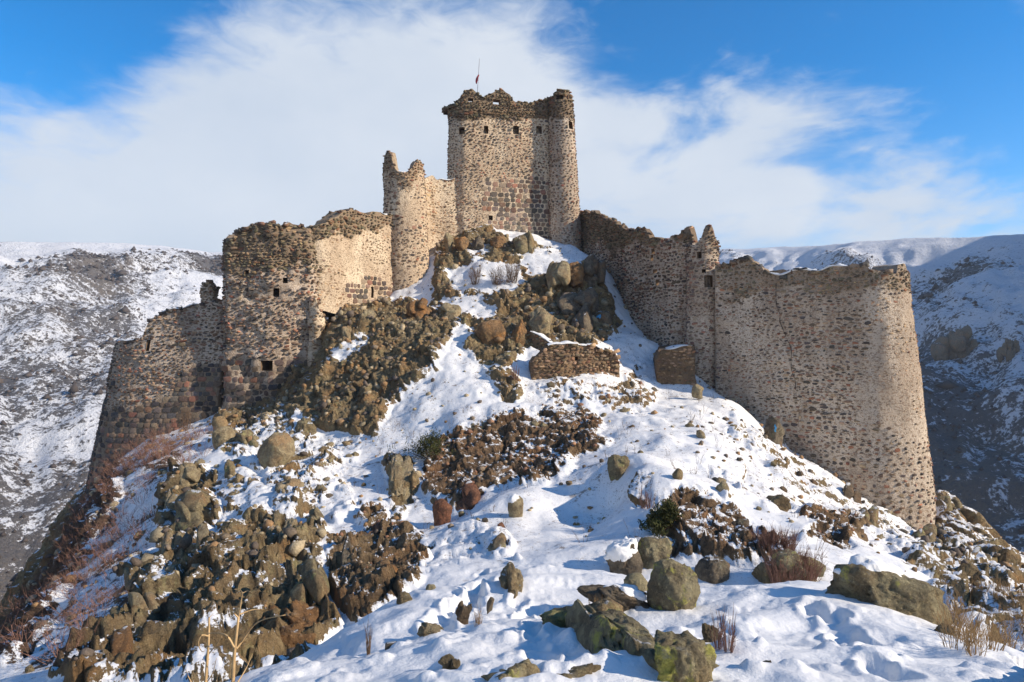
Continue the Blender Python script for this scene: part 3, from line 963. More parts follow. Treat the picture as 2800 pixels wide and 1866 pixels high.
def pick_cols(pal, n, g):
    cs = PAL[pal]
    w = np.array([c[1] for c in cs], float)
    idx = g.choice(len(cs), n, p=w / w.sum())
    c = np.array([c[0] for c in cs])[idx]
    return c * g.uniform(0.7, 1.35, (n, 1)) * g.uniform(0.94, 1.06, (n, 3))


def place_stones(parent, off, C, T, U, Nv, w, h, dp, col, kind, ti, nmax=300):
    """the stones that show largest become single parts, the others one joined part"""
    C = np.asarray(C)
    if len(C) == 0:
        return
    y = np.maximum(C[:, 1], 0.5)
    u = CU + F * C[:, 0] / y
    v = CV - F * C[:, 2] / y
    face = -(Nv * C).sum(1) / np.linalg.norm(C, axis=1)
    size = w * h * np.clip(face, 0, 1) / y ** 2
    size = np.where((u > 0) & (u < W0) & (v > 0) & (v < H0), size, size * 0.01)
    # what the hill hides does not count
    size = np.where(C[:, 2] > hill(C[:, 0], C[:, 1]) + 0.05, size, 0)
    order = np.argsort(-size)
    single = order[:nmax]
    rest = order[nmax:]
    for i in single:
        o = bpy.data.objects.new('stone', TMESH[kind[i]][ti[i]])
        m = Matrix(((T[i][0] * w[i], U[i][0] * h[i], Nv[i][0] * dp[i], C[i][0] - off[0]),
                    (T[i][1] * w[i], U[i][1] * h[i], Nv[i][1] * dp[i], C[i][1] - off[1]),
                    (T[i][2] * w[i], U[i][2] * h[i], Nv[i][2] * dp[i], C[i][2] - off[2]), (0, 0, 0, 1)))
        o.matrix_basis = m
        o.color = (col[i][0], col[i][1], col[i][2], 1)
        o.parent = parent
        COL.objects.link(o)
    if len(rest):
        nv = 2 * KS + 1
        tm = np.array([TEMPL[kind[i]][ti[i]] for i in rest])
        V = C[rest][:, None, :] + tm[:, :, 0:1] * (T[rest] * w[rest, None])[:, None, :] + tm[:, :, 1:2] * (U[rest] * h[rest, None])[:, None, :] + tm[:, :, 2:3] * (Nv[rest] * dp[rest, None])[:, None, :]
        V = V.reshape(-1, 3) - np.array(off)
        L = (ST_L[None, :] + (np.arange(len(rest)) * nv)[:, None]).ravel()
        me = mesh_np('small_stones', V, L, np.tile(ST_C, len(rest)))
        cattr(me, 'col', np.repeat(col[rest], nv, 0))
        o = link('small_stones', me, parent, [MT_STUFF])
        o['kind'] = 'stuff'


def resample(pts, step):
    pts = np.asarray(pts, float)
    seg = np.linalg.norm(np.diff(pts, axis=0), axis=1)
    s = np.concatenate([[0], np.cumsum(seg)])
    n = max(4, int(s[-1] / step))
    t = np.linspace(0, s[-1], n + 1)
    return np.stack([np.interp(t, s, pts[:, 0]), np.interp(t, s, pts[:, 1])], 1), t


def curve(pts, per=8):
    """Catmull-Rom through plan points"""
    p = np.asarray(pts, float)
    p = np.vstack([2 * p[0] - p[1], p, 2 * p[-1] - p[-2]])
    out = []
    for i in range(1, len(p) - 2):
        for k in range(per):
            t = k / per
            a, b, c, d = p[i - 1], p[i], p[i + 1], p[i + 2]
            out.append(0.5 * (2 * b + (c - a) * t + (2 * a - 5 * b + 4 * c - d) * t * t + (3 * b - a - 3 * c + d) * t ** 3))
    out.append(p[-2])
    return np.array(out)


def ud(u, d):
    return ((u - CU) / F * d, d)


WALLN = [0]


class Wall:
    """a ruined masonry wall along a plan line; its top follows a measured outline"""

    def __init__(s, parent, off, plan, top, thick=1.2, batter=0.03, lean=(0, 0), back_top=None, zones=(), holes=(), mortar=None,
                 ragged=0.10, closed=False, part='core', base_drop=0.9, rough=0.05, base_z=None, snow=(), rubble=True, nmax=300, rub_pal='brown', step=0.16, slope_base=None, **kw):
        WALLN[0] += 1
        seed = WALLN[0] * 31
        g = np.random.default_rng(seed)
        s.off = np.array(off, float)
        dark_where = s.dw = kw.get('dark_where')
        s.thick = thick
        p, S = resample(plan, step)
        # columns at hole edges
        s.S0, s.p0 = S, p
        u0 = CU + F * p[:, 0] / np.maximum(p[:, 1], 1)
        tan0 = np.gradient(p, axis=0)
        tan0 /= np.linalg.norm(tan0, axis=1, keepdims=True) + 1e-12
        nor0 = np.stack([tan0[:, 1], -tan0[:, 0]], 1)
        fr0 = (nor0 * p).sum(1) < 0
        hl = []
        tops = np.array(top, float)
        d_ref = p[:, 1][fr0].mean() if fr0.any() else p[:, 1].mean()
        s.zref = (CV - tops[:, 1].min()) / F * d_ref
        for (hu, hv, hw, hh, dep) in holes:
            hw, hh = hw * 1.25, hh * 1.25
            dep = dep * 1.3 if dep else dep
            cand = np.where(fr0)[0]
            # columns shift with height through the batter
            i = cand[np.argmin(np.abs(u0[cand] - hu))]
            for _ in range(3):
                zz = (CV - hv) / F * p[i][1]
                sh = (s.zref - zz)
                q = p[cand] + nor0[cand] * batter * sh + np.array(lean) * sh
                i = cand[np.argmin(np.abs(CU + F * q[:, 0] / q[:, 1] - hu))]
            d = p[i][1]
            zz = (CV - hv) / F * d
            fs = max(0.25, abs((nor0[i] * p[i]).sum()) / np.linalg.norm(p[i]))
            ww = min(hw / F * d / fs, hw / F * d * 2.2)
            hz = hh / F * d
            hl.append((S[i] - ww / 2, S[i] + ww / 2, zz - hz / 2, zz + hz / 2, dep))
        s.holes = hl
        add = [e for h in hl for e in h[:2]]
        if add:
            S2 = np.sort(np.concatenate([S, add]))
            keep = np.concatenate([[True], np.diff(S2) > 1e-4])
            S2 = S2[keep]
        else:
            S2 = S
        s.S = S2
        px = np.interp(S2, S, p[:, 0])
        py = np.interp(S2, S, p[:, 1])
        s.p = np.stack([px, py], 1)
        if closed:
            tx = np.gradient(np.concatenate([px[-3:-1], px, px[1:3]]))[2:-2]
            ty = np.gradient(np.concatenate([py[-3:-1], py, py[1:3]]))[2:-2]
        else:
            # smooth the turning of corners a little
            tx, ty = np.interp(S2, S, tan0[:, 0]), np.interp(S2, S, tan0[:, 1])
        ln = np.hypot(tx, ty) + 1e-12
        s.t = np.stack([tx / ln, ty / ln], 1)
        s.n = np.stack([s.t[:, 1], -s.t[:, 0]], 1)
        s.batter, s.lean = batter, np.array(lean, float)
        u = CU + F * px / np.maximum(py, 1)
        front = (s.n * s.p).sum(1) < 0
        vt = np.interp(u, tops[:, 0], tops[:, 1])
        zt = (CV - vt) / F * py
        if back_top is not None:
            bt = np.array(back_top, float)
            zb_ = (CV - np.interp(u, bt[:, 0], bt[:, 1])) / F * py
            zt = np.where(front, zt, zb_)
        # ragged courses at the broken top
        cell = np.floor(S2 / 0.32).astype(int)
        rg = g.uniform(-1, 1, cell.max() + 2)[cell] * ragged + vnoise(np.stack([S2 * 1.3, S2 * 0, S2 * 0 + seed], 1), seed) * ragged
        s.zt = zt + rg
        if closed:
            s.zt[-1] = s.zt[0]
        # base follows the hill
        sh = s.zref - zt
        if base_z is None:
            bx = px + s.n[:, 0] * 0.3
            by = py + s.n[:, 1] * 0.3
            hz = hill(bx, by)
            bsh = s.zref - hz
            bx = px + s.n[:, 0] * batter * bsh + s.lean[0] * bsh
            by = py + s.n[:, 1] * batter * bsh + s.lean[1] * bsh
            hz = np.minimum(hz, hill(bx, by))
            hz = np.minimum(hz, hill(px - s.n[:, 0] * thick, py - s.n[:, 1] * thick) + 0.6)
            s.zb = np.minimum(hz - base_drop, s.zt - 0.3)
        else:
            s.zb = np.full(len(S2), base_z)
        if slope_base is not None:
            sb = np.array(slope_base, float)
            s.zb = np.minimum(np.maximum(s.zb, (CV - np.interp(u, sb[:, 0], sb[:, 1])) / F * py), s.zt - 0.2)
        Z = np.arange(s.zb.min(), s.zt.max() + 0.19, 0.19)
        addz = [e for h in hl for e in h[2:4]]
        Z = np.sort(np.concatenate([Z, addz]))
        Z = Z[np.concatenate([[True], np.diff(Z) > 1e-3])]
        n, m = len(S2), len(Z)
        s.seed = seed

        zz = np.clip(Z[None, :], s.zb[:, None], s.zt[:, None])
        front_P = s.pos(np.repeat(np.arange(n), m), zz.ravel())
        dn = fbm(front_P * 0.9, 3, seed) * rough * 1.8 + fbm(front_P * 3.1, 2, seed + 5) * rough
        if closed:
            dd = dn.reshape(n, m)
            dd[-1] = dd[0]
            dn = dd.ravel()
        nn = np.repeat(s.n, m, 0)
        FP = front_P.copy()
        FP[:, :2] += nn * dn[:, None]
        BP = front_P.copy()
        BP[:, :2] -= nn * (thick + 0 * dn)[:, None]
        FPg, BPg = FP.reshape(n, m, 3), BP.reshape(n, m, 3)
        ex = (Z[None, :-1] < np.maximum(s.zt[:-1], s.zt[1:])[:, None] - 1e-4) & (Z[None, 1:] > np.minimum(s.zb[:-1], s.zb[1:])[:, None] + 1e-4)
        sc, zc = (S2[:-1] + S2[1:]) / 2, (Z[:-1] + Z[1:]) / 2
        hid = -np.ones((n - 1, m - 1), int)
        for k, (a, b, c, d, dep) in enumerate(hl):
            hid[np.ix_((sc > a) & (sc < b), (zc > c) & (zc < d))] = k
        hid[~ex] = -1
        fe = ex & (hid < 0)
        thru = np.zeros_like(ex)
        for k, h in enumerate(hl):
            if h[4] is None:
                thru |= hid == k
        be = ex & ~thru
        V = np.concatenate([FP, BP])
        ii = np.arange(n * m).reshape(n, m)
        a, b, c, d = ii[:-1, :-1], ii[1:, :-1], ii[1:, 1:], ii[:-1, 1:]
        L, Cn = [], []
        qf = np.stack([a[fe], b[fe], c[fe], d[fe]], 1)
        qb = np.stack([a[be], d[be], c[be], b[be]], 1) + n * m
        # top strip
        # highest existing vertex in every column is the last one (clipped), so use it
        tp = ii[:, -1]
        qt = np.stack([tp[:-1], tp[1:], tp[1:] + n * m, tp[:-1] + n * m], 1)
        faces = [qf, qb, qt]
        if not closed:
            for col_, flip in ((0, False), (n - 1, True)):
                e = ii[col_]
                q = np.stack([e[:-1], e[1:], e[1:] + n * m, e[:-1] + n * m], 1)
                if flip:
                    q = q[:, ::-1]
                ok = (Z[:-1] < s.zt[col_] - 1e-4) & (Z[1:] > s.zb[col_] + 1e-4)
                faces.append(q[ok])
        Q = np.concatenate(faces)
        me = mesh_np(part, V - s.off, Q.ravel(), np.full(len(Q), 4))
        wv = np.zeros(len(V))
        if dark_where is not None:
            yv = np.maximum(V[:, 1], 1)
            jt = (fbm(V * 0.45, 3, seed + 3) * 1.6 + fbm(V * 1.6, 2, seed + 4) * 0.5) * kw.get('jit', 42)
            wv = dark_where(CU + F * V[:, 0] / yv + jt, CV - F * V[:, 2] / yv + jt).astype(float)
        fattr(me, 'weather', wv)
        core = link(part, me, parent, [mortar or MT_MORT])
        s.core = core
        # the sides and bottoms of the openings
        for k, (h0, h1, z0, z1, dep) in enumerate(hl):
            i0, i1 = np.argmin(np.abs(S2 - h0)), np.argmin(np.abs(S2 - h1))
            j0, j1 = np.argmin(np.abs(Z - z0)), np.argmin(np.abs(Z - z1))
            if i1 <= i0 or j1 <= j0:
                continue
            mb = MB()
            quad = [FPg[i0, j0], FPg[i1, j0], FPg[i1, j1], FPg[i0, j1]]
            if dep is None:
                inner = [BPg[i0, j0], BPg[i1, j0], BPg[i1, j1], BPg[i0, j1]]
            else:
                nv = np.array([s.n[i0][0], s.n[i0][1], 0]) * dep
                inner = [q - nv for q in quad]
            for e in range(4):
                f = (e + 1) % 4
                mb.poly([quad[e] - s.off, inner[e] - s.off, inner[f] - s.off, quad[f] - s.off])
            if dep is not None:
                mb.poly([q - s.off for q in inner])
            link('opening', mb.mesh('opening'), parent, [MT_MORT_B])  # darker mortar puts the shade inside the opening into its colour
        # stones
        CC, TT, UU, NN, w_, h_, d_, cl, kd, ti = [], [], [], [], [], [], [], [], [], []
        smax = S2[-1]
        for zi, zn in enumerate(zones):
            pred = zn.get('where')
            hlo, hhi = zn['h']
            if zn.get('kind', 'rub') == 'rub':
                hlo, hhi = hlo * 0.74, hhi * 0.82
            asp = zn.get('asp', (1.1, 2.2))
            gap = zn.get('gap', 0.05) * 0.62
            z = s.zb.min() + g.uniform(0, 0.2)
            wob = zn.get('wob', 0.06)
            while z < s.zt.max():
                hh = g.uniform(hlo, hhi)
                xs = []
                x = g.uniform(-0.3, 0.0)
                while x < smax:
                    ww = hh * g.uniform(*asp)
                    xs.append((x + ww / 2, ww))
                    x += ww + gap * g.uniform(0.6, 1.5)
                xs = np.array(xs)
                k = len(xs)
                sx = xs[:, 0]
                zz_ = z + hh / 2 + vnoise(np.stack([sx * 0.5, np.full(k, z * 0.7), np.full(k, 1.0)], 1), seed) * wob * 2 + g.uniform(-wob, wob, k)
                hv0, hv1 = zn.get('hv', (0.7, 1.05))
                fil = zn.get('fill', 0.86 if zn.get('kind', 'rub') == 'rub' else 1.0)
                hs_ = hh * g.uniform(hv0 + 0.12, hv1 + 0.14, k) * fil
                xs[:, 1] *= fil
                if zn.get('kind', 'rub') == 'rub':
                    # some cells hold two thin stones, some a big one
                    sp = g.uniform(0, 1, k)
                    two = sp < 0.20
                    bigs = sp > 0.93
                    hs_ = np.where(two, hs_ * 0.52, np.where(bigs, hs_ * 1.35, hs_))
                    xs[:, 1] *= np.where(bigs, 1.2, g.uniform(0.8, 1.12, k))
                    ex_x, ex_z, ex_h = sx[two], zz_[two] - hh * 0.27, hs_[two] * g.uniform(0.7, 1.1, int(two.sum()))
                    zz_ = np.where(two, zz_ + hh * 0.27, zz_)
                    nw = xs[two, 1] * g.uniform(0.7, 1.05, int(two.sum()))
                    sx = np.concatenate([sx, ex_x + g.uniform(-0.04, 0.04, len(ex_x))])
                    zz_ = np.concatenate([zz_, ex_z])
                    hs_ = np.concatenate([hs_, ex_h])
                    xs = np.vstack([xs, np.c_[ex_x, nw]])
                    k = len(sx)
                ok = (sx > 0.05) & (sx < smax - 0.05)
                ok &= zz_ + hs_ * 0.35 < np.interp(sx, S2, s.zt)
                ok &= zz_ > np.interp(sx, S2, s.zb) + 0.1
                ok &= g.uniform(0, 1, k) > zn.get('skip', 0.0)
                for (a_, b_, c_, d2, _) in hl:
                    ok &= ~((sx + xs[:, 1] * 0.45 > a_) & (sx - xs[:, 1] * 0.45 < b_) & (zz_ + hs_ * 0.45 > c_) & (zz_ - hs_ * 0.45 < d2))
                if ok.any():
                    sx, zz_, hs_, ws_ = sx[ok], zz_[ok], hs_[ok], xs[ok, 1]
                    P_, t3, u3, n3 = s.frame(sx, zz_)
                    uu = CU + F * P_[:, 0] / np.maximum(P_[:, 1], 1)
                    vv = CV - F * P_[:, 2] / np.maximum(P_[:, 1], 1)
                    if pred is not None:
                        jit = (fbm(P_ * 0.45, 3, seed + 3) * 1.6 + fbm(P_ * 1.6, 2, seed + 4) * 0.5) * kw.get('jit', 42) + g.uniform(-5, 5, len(uu))
                        o2 = pred(uu + jit, vv + jit)
                        # leave the parts the camera cannot see to the first zone
                        fc = (n3 * P_).sum(1) < 0
                        o2 = np.where(fc, o2, zi == 0)
                    else:
                        o2 = np.ones(len(sx), bool)
                    bare = zn.get('bare', 0.0)
                    if bare > 0:
                        bn = fbm(P_ * np.array([0.45, 0.45, 0.7]), 3, seed + 9)
                        o2 &= bn > (bare - 0.5) * 0.9 - 0.25 + g.uniform(-0.2, 0.2, len(sx))
                    if o2.any():
                        kk = int(o2.sum())
                        P_, t3, u3, n3 = P_[o2], t3[o2], u3[o2], n3[o2]
                        # stones follow the lumps of the wall face
                        dn2 = fbm(P_ * 0.9, 3, seed) * rough * 1.8 + fbm(P_ * 3.1, 2, seed + 5) * rough
                        ang = g.normal(0, zn.get('rot', 0.10), kk)
                        tr = t3 * np.cos(ang)[:, None] + u3 * np.sin(ang)[:, None]
                        ur = -t3 * np.sin(ang)[:, None] + u3 * np.cos(ang)[:, None]
                        CC.append(P_ + n3 * dn2[:, None])
                        TT.append(tr * g.choice([-1, 1], (kk, 1)))
                        UU.append(np.cross(n3, TT[-1]))
                        NN.append(n3)
                        # patches of bigger and smaller stones, bands where plaster covers more
                        loc = np.clip(1.0 + 0.55 * fbm(P_ * np.array([0.7, 0.7, 1.3]), 3, seed + 27) + 0.3 * fbm(P_ * np.array([0.12, 0.12, 2.2]), 2, seed + 28), 0.55, 1.4) if zn.get('kind', 'rub') == 'rub' else np.ones(kk)
                        w_.append(ws_[o2] * loc * g.uniform(0.8, 1.25, kk))
                        h_.append(hs_[o2] * loc)
                        dl, dh = zn.get('dep', (0.03, 0.07))
                        d_.append(g.uniform(dl, dh, kk))
                        pal = zn['pal']
                        wth = np.clip(1.0 + 0.75 * fbm(P_ * np.array([0.5, 0.5, 0.7]), 4, seed + 17)[:, None], 0.4, 1.8)
                        cl.append(pick_cols(pal, kk, g) * zn.get('tone', 1.5) * wth)
                        kt = zn.get('kind', 'rub')
                        kd += [kt] * kk
                        ti.append(g.integers(0, len(TEMPL[kt]), kk))
                z += hh + gap * g.uniform(0.7, 1.3)
        if CC:
            place_stones(parent, s.off, np.concatenate(CC), np.concatenate(TT), np.concatenate(UU), np.concatenate(NN), np.concatenate(w_), np.concatenate(h_), np.concatenate(d_), np.concatenate(cl), kd, np.concatenate(ti), nmax)
        # loose stones along the broken top
        if rubble:
            V, L, Cn, CL = [], [], [], []
            cube = np.array([(-1, -1, -1), (1, -1, -1), (1, 1, -1), (-1, 1, -1), (-1, -1, 1), (1, -1, 1), (1, 1, 1), (-1, 1, 1)], float)
            cf = [(0, 3, 2, 1), (4, 5, 6, 7), (0, 1, 5, 4), (1, 2, 6, 5), (2, 3, 7, 6), (3, 0, 4, 7)]
            k = int(smax * 8)
            ss = g.uniform(0.05, smax - 0.05, k)
            dep = g.uniform(-0.05, thick, k) * np.where(g.uniform(0, 1, k) < 0.55, 0.15, 1.0)
            den = vnoise(np.stack([ss * 0.55, ss * 0, ss * 0 + seed], 1), seed + 40)
            for q in range(k):
                if den[q] < g.uniform(-0.7, 0.35):
                    continue
                ztq = float(np.interp(ss[q], S2, s.zt))
                P_, t3, u3, n3 = s.frame(ss[q:q + 1], np.array([ztq]))
                c0 = P_[0] - n3[0] * dep[q]
                sz = np.array([g.uniform(0.07, 0.24), g.uniform(0.07, 0.2), g.uniform(0.035, 0.09)]) * kw.get('rub', 1.0)
                vv = cube * sz * g.uniform(0.72, 1.1, (8, 3))
                a_ = g.normal(0, 0.35)
                b_ = g.normal(0, 0.3)
                rot = np.array(Matrix.Rotation(a_, 3, 'Z') @ Matrix.Rotation(b_, 3, 'X') @ Matrix.Rotation(g.normal(0, 0.25), 3, 'Y'))
                vv = vv @ rot.T
                w3 = c0 + vv[:, 0:1] * t3[0] + vv[:, 1:2] * n3[0] + vv[:, 2:3] * np.array([0, 0, 1.0])
                w3[:, 2] += g.uniform(-0.09, 0.03)
                b0 = len(V)
                V.extend(w3 - s.off)
                for f_ in cf:
                    L.extend([b0 + x_ for x_ in f_])
                    Cn.append(4)
                CL.extend([pick_cols(rub_pal, 1, g)[0] * g.uniform(1.0, 2.0)] * 8)
            me = mesh_np('top_rubble', np.array(V), L, Cn)
            cattr(me, 'col', np.array(CL))
            o = link('top_rubble', me, parent, [MT_STUFF])
            o['kind'] = 'stuff'
        # snow lying on the top
        for (ua, ub, th) in snow:
            uu = CU + F * s.p[:, 0] / np.maximum(s.p[:, 1], 1)
            idx = np.where((uu >= ua) & (uu <= ub) & ((s.n * s.p).sum(1) < 0))[0]
            if len(idx) < 3:
                continue
            s0, s1 = S2[idx[0]], S2[idx[-1]]
            kk = max(4, int((s1 - s0) / 0.12))
            sv = np.linspace(s0, s1, kk)
            zt_s = np.interp(sv, S2, s.zt)
            # level out the steps
            for _ in range(2):
                zt_s[1:-1] = (zt_s[:-2] + 2 * zt_s[1:-1] + zt_s[2:]) / 4
            P_, t3, u3, n3 = s.frame(sv, zt_s)
            prof = [(0.05, -0.10), (0.09, 0.0), (0.04, 0.6), (-0.12 * thick, 1.0), (-0.5 * thick, 1.15), (-thick * 0.95, 0.3), (-thick, -0.1)]
            Vv = []
            for r_ in range(kk):
                e_ = min(1.0, min(r_, kk - 1 - r_) / 3.0)
                th_ = th * (0.35 + 0.65 * e_) * g.uniform(0.55, 1.25)
                for (a_, b_) in prof:
                    Vv.append(P_[r_] + n3[r_] * (a_ * g.uniform(0.4, 1.3) if a_ > 0 else a_) + np.array([0, 0, b_ * th_]) - s.off)
            mcol = len(prof)
            L = []
            for r_ in range(kk - 1):
                if abs(zt_s[r_ + 1] - zt_s[r_]) > 0.09:
                    continue
                for c_ in range(mcol - 1):
                    b0 = r_ * mcol + c_
                    L += [b0, b0 + mcol, b0 + mcol + 1, b0 + 1]
            me = mesh_np('snow_cap', np.array(Vv), L, [4] * (len(L) // 4), smooth=True)
            link('snow_cap', me, parent, [MT_SNOW])

    def pos(s, i, z):
        sh = (s.zref - z)
        xy = s.p[i] + s.n[i] * (s.batter * sh)[:, None] + s.lean[None, :] * sh[:, None]
        return np.concatenate([xy, z[:, None]], 1)

    def frame(s, sx, z):
        px, py = np.interp(sx, s.S, s.p[:, 0]), np.interp(sx, s.S, s.p[:, 1])
        tx, ty = np.interp(sx, s.S, s.t[:, 0]), np.interp(sx, s.S, s.t[:, 1])
        ln = np.hypot(tx, ty) + 1e-9
        tx, ty = tx / ln, ty / ln
        sh = s.zref - z
        nx, ny = ty, -tx
        P = np.stack([px + nx * s.batter * sh + s.lean[0] * sh, py + ny * s.batter * sh + s.lean[1] * sh, z], 1)
        t3 = np.stack([tx, ty, 0 * tx], 1)
        ln_n = s.lean[0] * nx + s.lean[1] * ny
        n3 = np.stack([nx, ny, 0 * nx + s.batter + ln_n], 1)
        n3 /= np.linalg.norm(n3, axis=1, keepdims=True)
        u3 = np.cross(n3, t3)
        return P, t3, u3, n3


def circle(cx, cy, r, n=64, start=90.0, sweep=360.0):
    """plan circle, counter-clockwise seen from above, starting at the back"""
    a = np.radians(start + np.linspace(0, sweep, n))
    return np.stack([cx + r * np.cos(a), cy + r * np.sin(a)], 1)


def wall_root(name, u, d, label, cat='wall', group=None):
    x, y = ud(u, d)
    z = float(hill(x, y)[0])
    o = empty(name, (x, y, z))
    tag(o, label, cat, group, 'thing')
    return o, (x, y, z)


print('masonry kit', time.time() - T0)

# --- keep
root, off = wall_root('keep_tower', 1400, 46, 'tall square stone keep with broken crown at the top of the crag', 'tower')
xl, xr = ud(1233, 47)[0], ud(1535, 46)[0]
plan = [(0, 54), (xl + 2.9, 54), (xl + 2.0, 53.2), (xl + 1.5, 52), (xl + .1, 47.6), (xl + 0.12, 46.9), (xl + .45, 46.3), (xl + 1.0, 46.02), (xl + 2, 46), (xr, 46), (xr + .9, 46.3), (xr + 1.05, 47.5), (xr + 1.05, 53), (xr + .6, 54), (0, 54)]
_ka = R(14)
_kc = np.array([0.0, 46.3])
plan = [tuple(_kc + np.array([[math.cos(_ka), -math.sin(_ka)], [math.sin(_ka), math.cos(_ka)]]) @ (np.array(q) - _kc)) for q in plan]
keep_top = [(1200, 300), (1222, 304), (1235, 290), (1258, 268), (1268, 247), (1290, 243), (1303, 256), (1317, 264), (1331, 264), (1345, 252), (1358, 244), (1374, 245), (1388, 255), (1398, 268), (1409, 280), (1457, 281), (1467, 274), (1505, 268), (1520, 256), (1535, 246), (1580, 260)]
keep_back = [(1200, 300), (1600, 300)]
BAND = dict(where=lambda u, v: v < 325, h=(0.13, 0.24), gap=0.0, skip=0.02, pal='olive', dep=(0.05, 0.12), rot=0.25, tone=1.2)
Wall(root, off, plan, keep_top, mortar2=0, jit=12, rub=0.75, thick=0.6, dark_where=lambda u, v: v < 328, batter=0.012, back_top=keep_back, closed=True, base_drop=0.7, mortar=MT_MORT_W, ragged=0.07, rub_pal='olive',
     holes=[(1262, 359, 12, 15, 0.9), (1329, 356, 10, 17, 0.9), (1412, 357, 12, 18, 0.9), (1473, 356, 12, 17, 0.9), (1340, 597, 9, 10, 0.8), (1285, 274, 11, 8, None), (1360, 279, 16, 11, None)],
     zones=[dict(where=lambda u, v: (v >= 325) & ~((v > 485) & (u > 1322)), h=(0.14, 0.27), asp=(1.1, 2.1), gap=0.042, skip=0.08, pal='brown', hv=(0.6, 0.95), rot=0.12, fill=0.64, tone=1.75),
            dict(where=lambda u, v: (v >= 485) & (u > 1322), h=(0.26, 0.36), asp=(0.9, 1.6), gap=0.045, pal='red', kind='ash', hv=(0.9, 1.02), wob=0.012, rot=0.02, dep=(0.02, 0.04)),
            BAND])
# round corner turret of the keep
tur = empty('corner_turret', (0, 0, 0))
tur.parent = root
cx, cy = ud(1532, 46.75)
Wall(tur, off, circle(cx, cy, 0.88), [(1480, 268), (1505, 266), (1520, 255), (1533, 243), (1550, 247), (1560, 262), (1575, 270)], jit=12, thick=0.5, batter=0.028, lean=(0.033, -0.012), dark_where=lambda u, v: v < 322, back_top=[(1480, 290), (1600, 290)],
     closed=True, base_drop=0.7, ragged=0.05, rub_pal='olive', rough=0.035,
     holes=[(1561, 344, 8, 17, 0.5), (1531, 266, 17, 11, 0.45)],
     zones=[dict(where=lambda u, v: v >= 322, h=(0.15, 0.28), asp=(1.0, 1.9), gap=0.042, skip=0.06, pal='brown', hv=(0.65, 0.98), rot=0.10, fill=0.72, tone=1.6), BAND])
# projecting string course under the keep's crown, and a broken corbel on its left shoulder
_rk = lambda pts: [tuple(_kc + np.array([[math.cos(_ka), -math.sin(_ka)], [math.sin(_ka), math.cos(_ka)]]) @ (np.array(q) - _kc)) for q in pts]
Wall(root, off, _rk([(xl + .1, 47.6), (xl + .12, 46.9), (xl + .45, 46.25), (xl + 1.0, 45.94), (xl + 2, 45.90), (xr - .6, 45.90)]), [(1200, 303), (1600, 303)], thick=0.5, batter=0.0, base_z=(CV - 318) / F * 46, mortar=MT_MORT_B, part='string_course', rough=0.05, ragged=0.05,
     zones=[dict(h=(0.12, 0.2), gap=0.02, pal='olive', dep=(0.05, 0.10), rot=0.25)], rubble=False, nmax=40)
Wall(root, off, _rk([(xl - .25, 48.2), (xl - .27, 47.2), (xl + .1, 46.6), (xl + .5, 46.2)]), [(1215, 300), (1226, 296), (1236, 290), (1250, 280), (1290, 262)], thick=0.6, batter=0.0, base_z=(CV - 312) / F * 46.8, mortar=MT_MORT_B, part='corbel', rough=0.08, ragged=0.06,
     zones=[dict(h=(0.12, 0.22), gap=0.03, pal='olive', dep=(0.05, 0.12), rot=0.3)], nmax=30, rub_pal='olive')

# --- curtain between the left round tower and the keep
root, off = wall_root('curtain_wall', 1230, 45, 'pale plastered wall joining left round tower to the keep')
Wall(root, off, curve([ud(1140, 43.2), ud(1168, 44.3), ud(1200, 44.9), ud(1240, 45.2), ud(1285, 45.6), ud(1328, 45.9)]),
     [(1150, 496), (1160, 490), (1173, 481), (1186, 484), (1192, 490), (1207, 493), (1231, 491), (1245, 484), (1262, 488), (1280, 500), (1300, 520), (1322, 540), (1330, 545)], thick=1.0, batter=0.045, mortar=MT_MORT_W, base_drop=0.7,
     zones=[dict(where=lambda u, v: u < 1262, h=(0.12, 0.22), gap=0.065, skip=0.28, bare=0.75, pal='tan', dep=(0.015, 0.045), hv=(0.55, 0.9)),
            dict(where=lambda u, v: u >= 1262, h=(0.16, 0.27), gap=0.042, skip=0.06, pal='red', hv=(0.7, 1.0))],
     snow=[(1195, 1240, 0.10)])

# --- left round tower with its two broken horns
root, off = wall_root('round_tower', 1112, 42.5, 'pale slender round tower with two broken horns, left of the keep', 'tower')
cx, cy = ud(1104, 42.4)
Wall(root, off, circle(cx, cy, 1.33), [(1049, 426), (1054, 420), (1060, 415), (1067, 418), (1072, 440), (1076, 456), (1088, 472), (1109, 475), (1122, 466), (1130, 455), (1133, 443), (1141, 437), (1149, 440), (1154, 452), (1160, 488)],
     rub=0.65, thick=0.55, dark_where=lambda u, v: (v < 500) * 0.6, batter=0.026, lean=(0.022, 0), back_top=[(1050, 452), (1075, 476), (1130, 476), (1155, 470)], closed=True, mortar=MT_MORT_W, ragged=0.05,
     zones=[dict(where=lambda u, v: v > 505, h=(0.14, 0.25), gap=0.05, skip=0.16, bare=0.55, pal='brown', hv=(0.6, 0.95), dep=(0.02, 0.05)),
            dict(where=lambda u, v: v <= 505, h=(0.13, 0.24), gap=0.045, skip=0.05, pal='tan', dep=(0.04, 0.10), rot=0.2)],
     snow=[(1080, 1124, 0.10)])

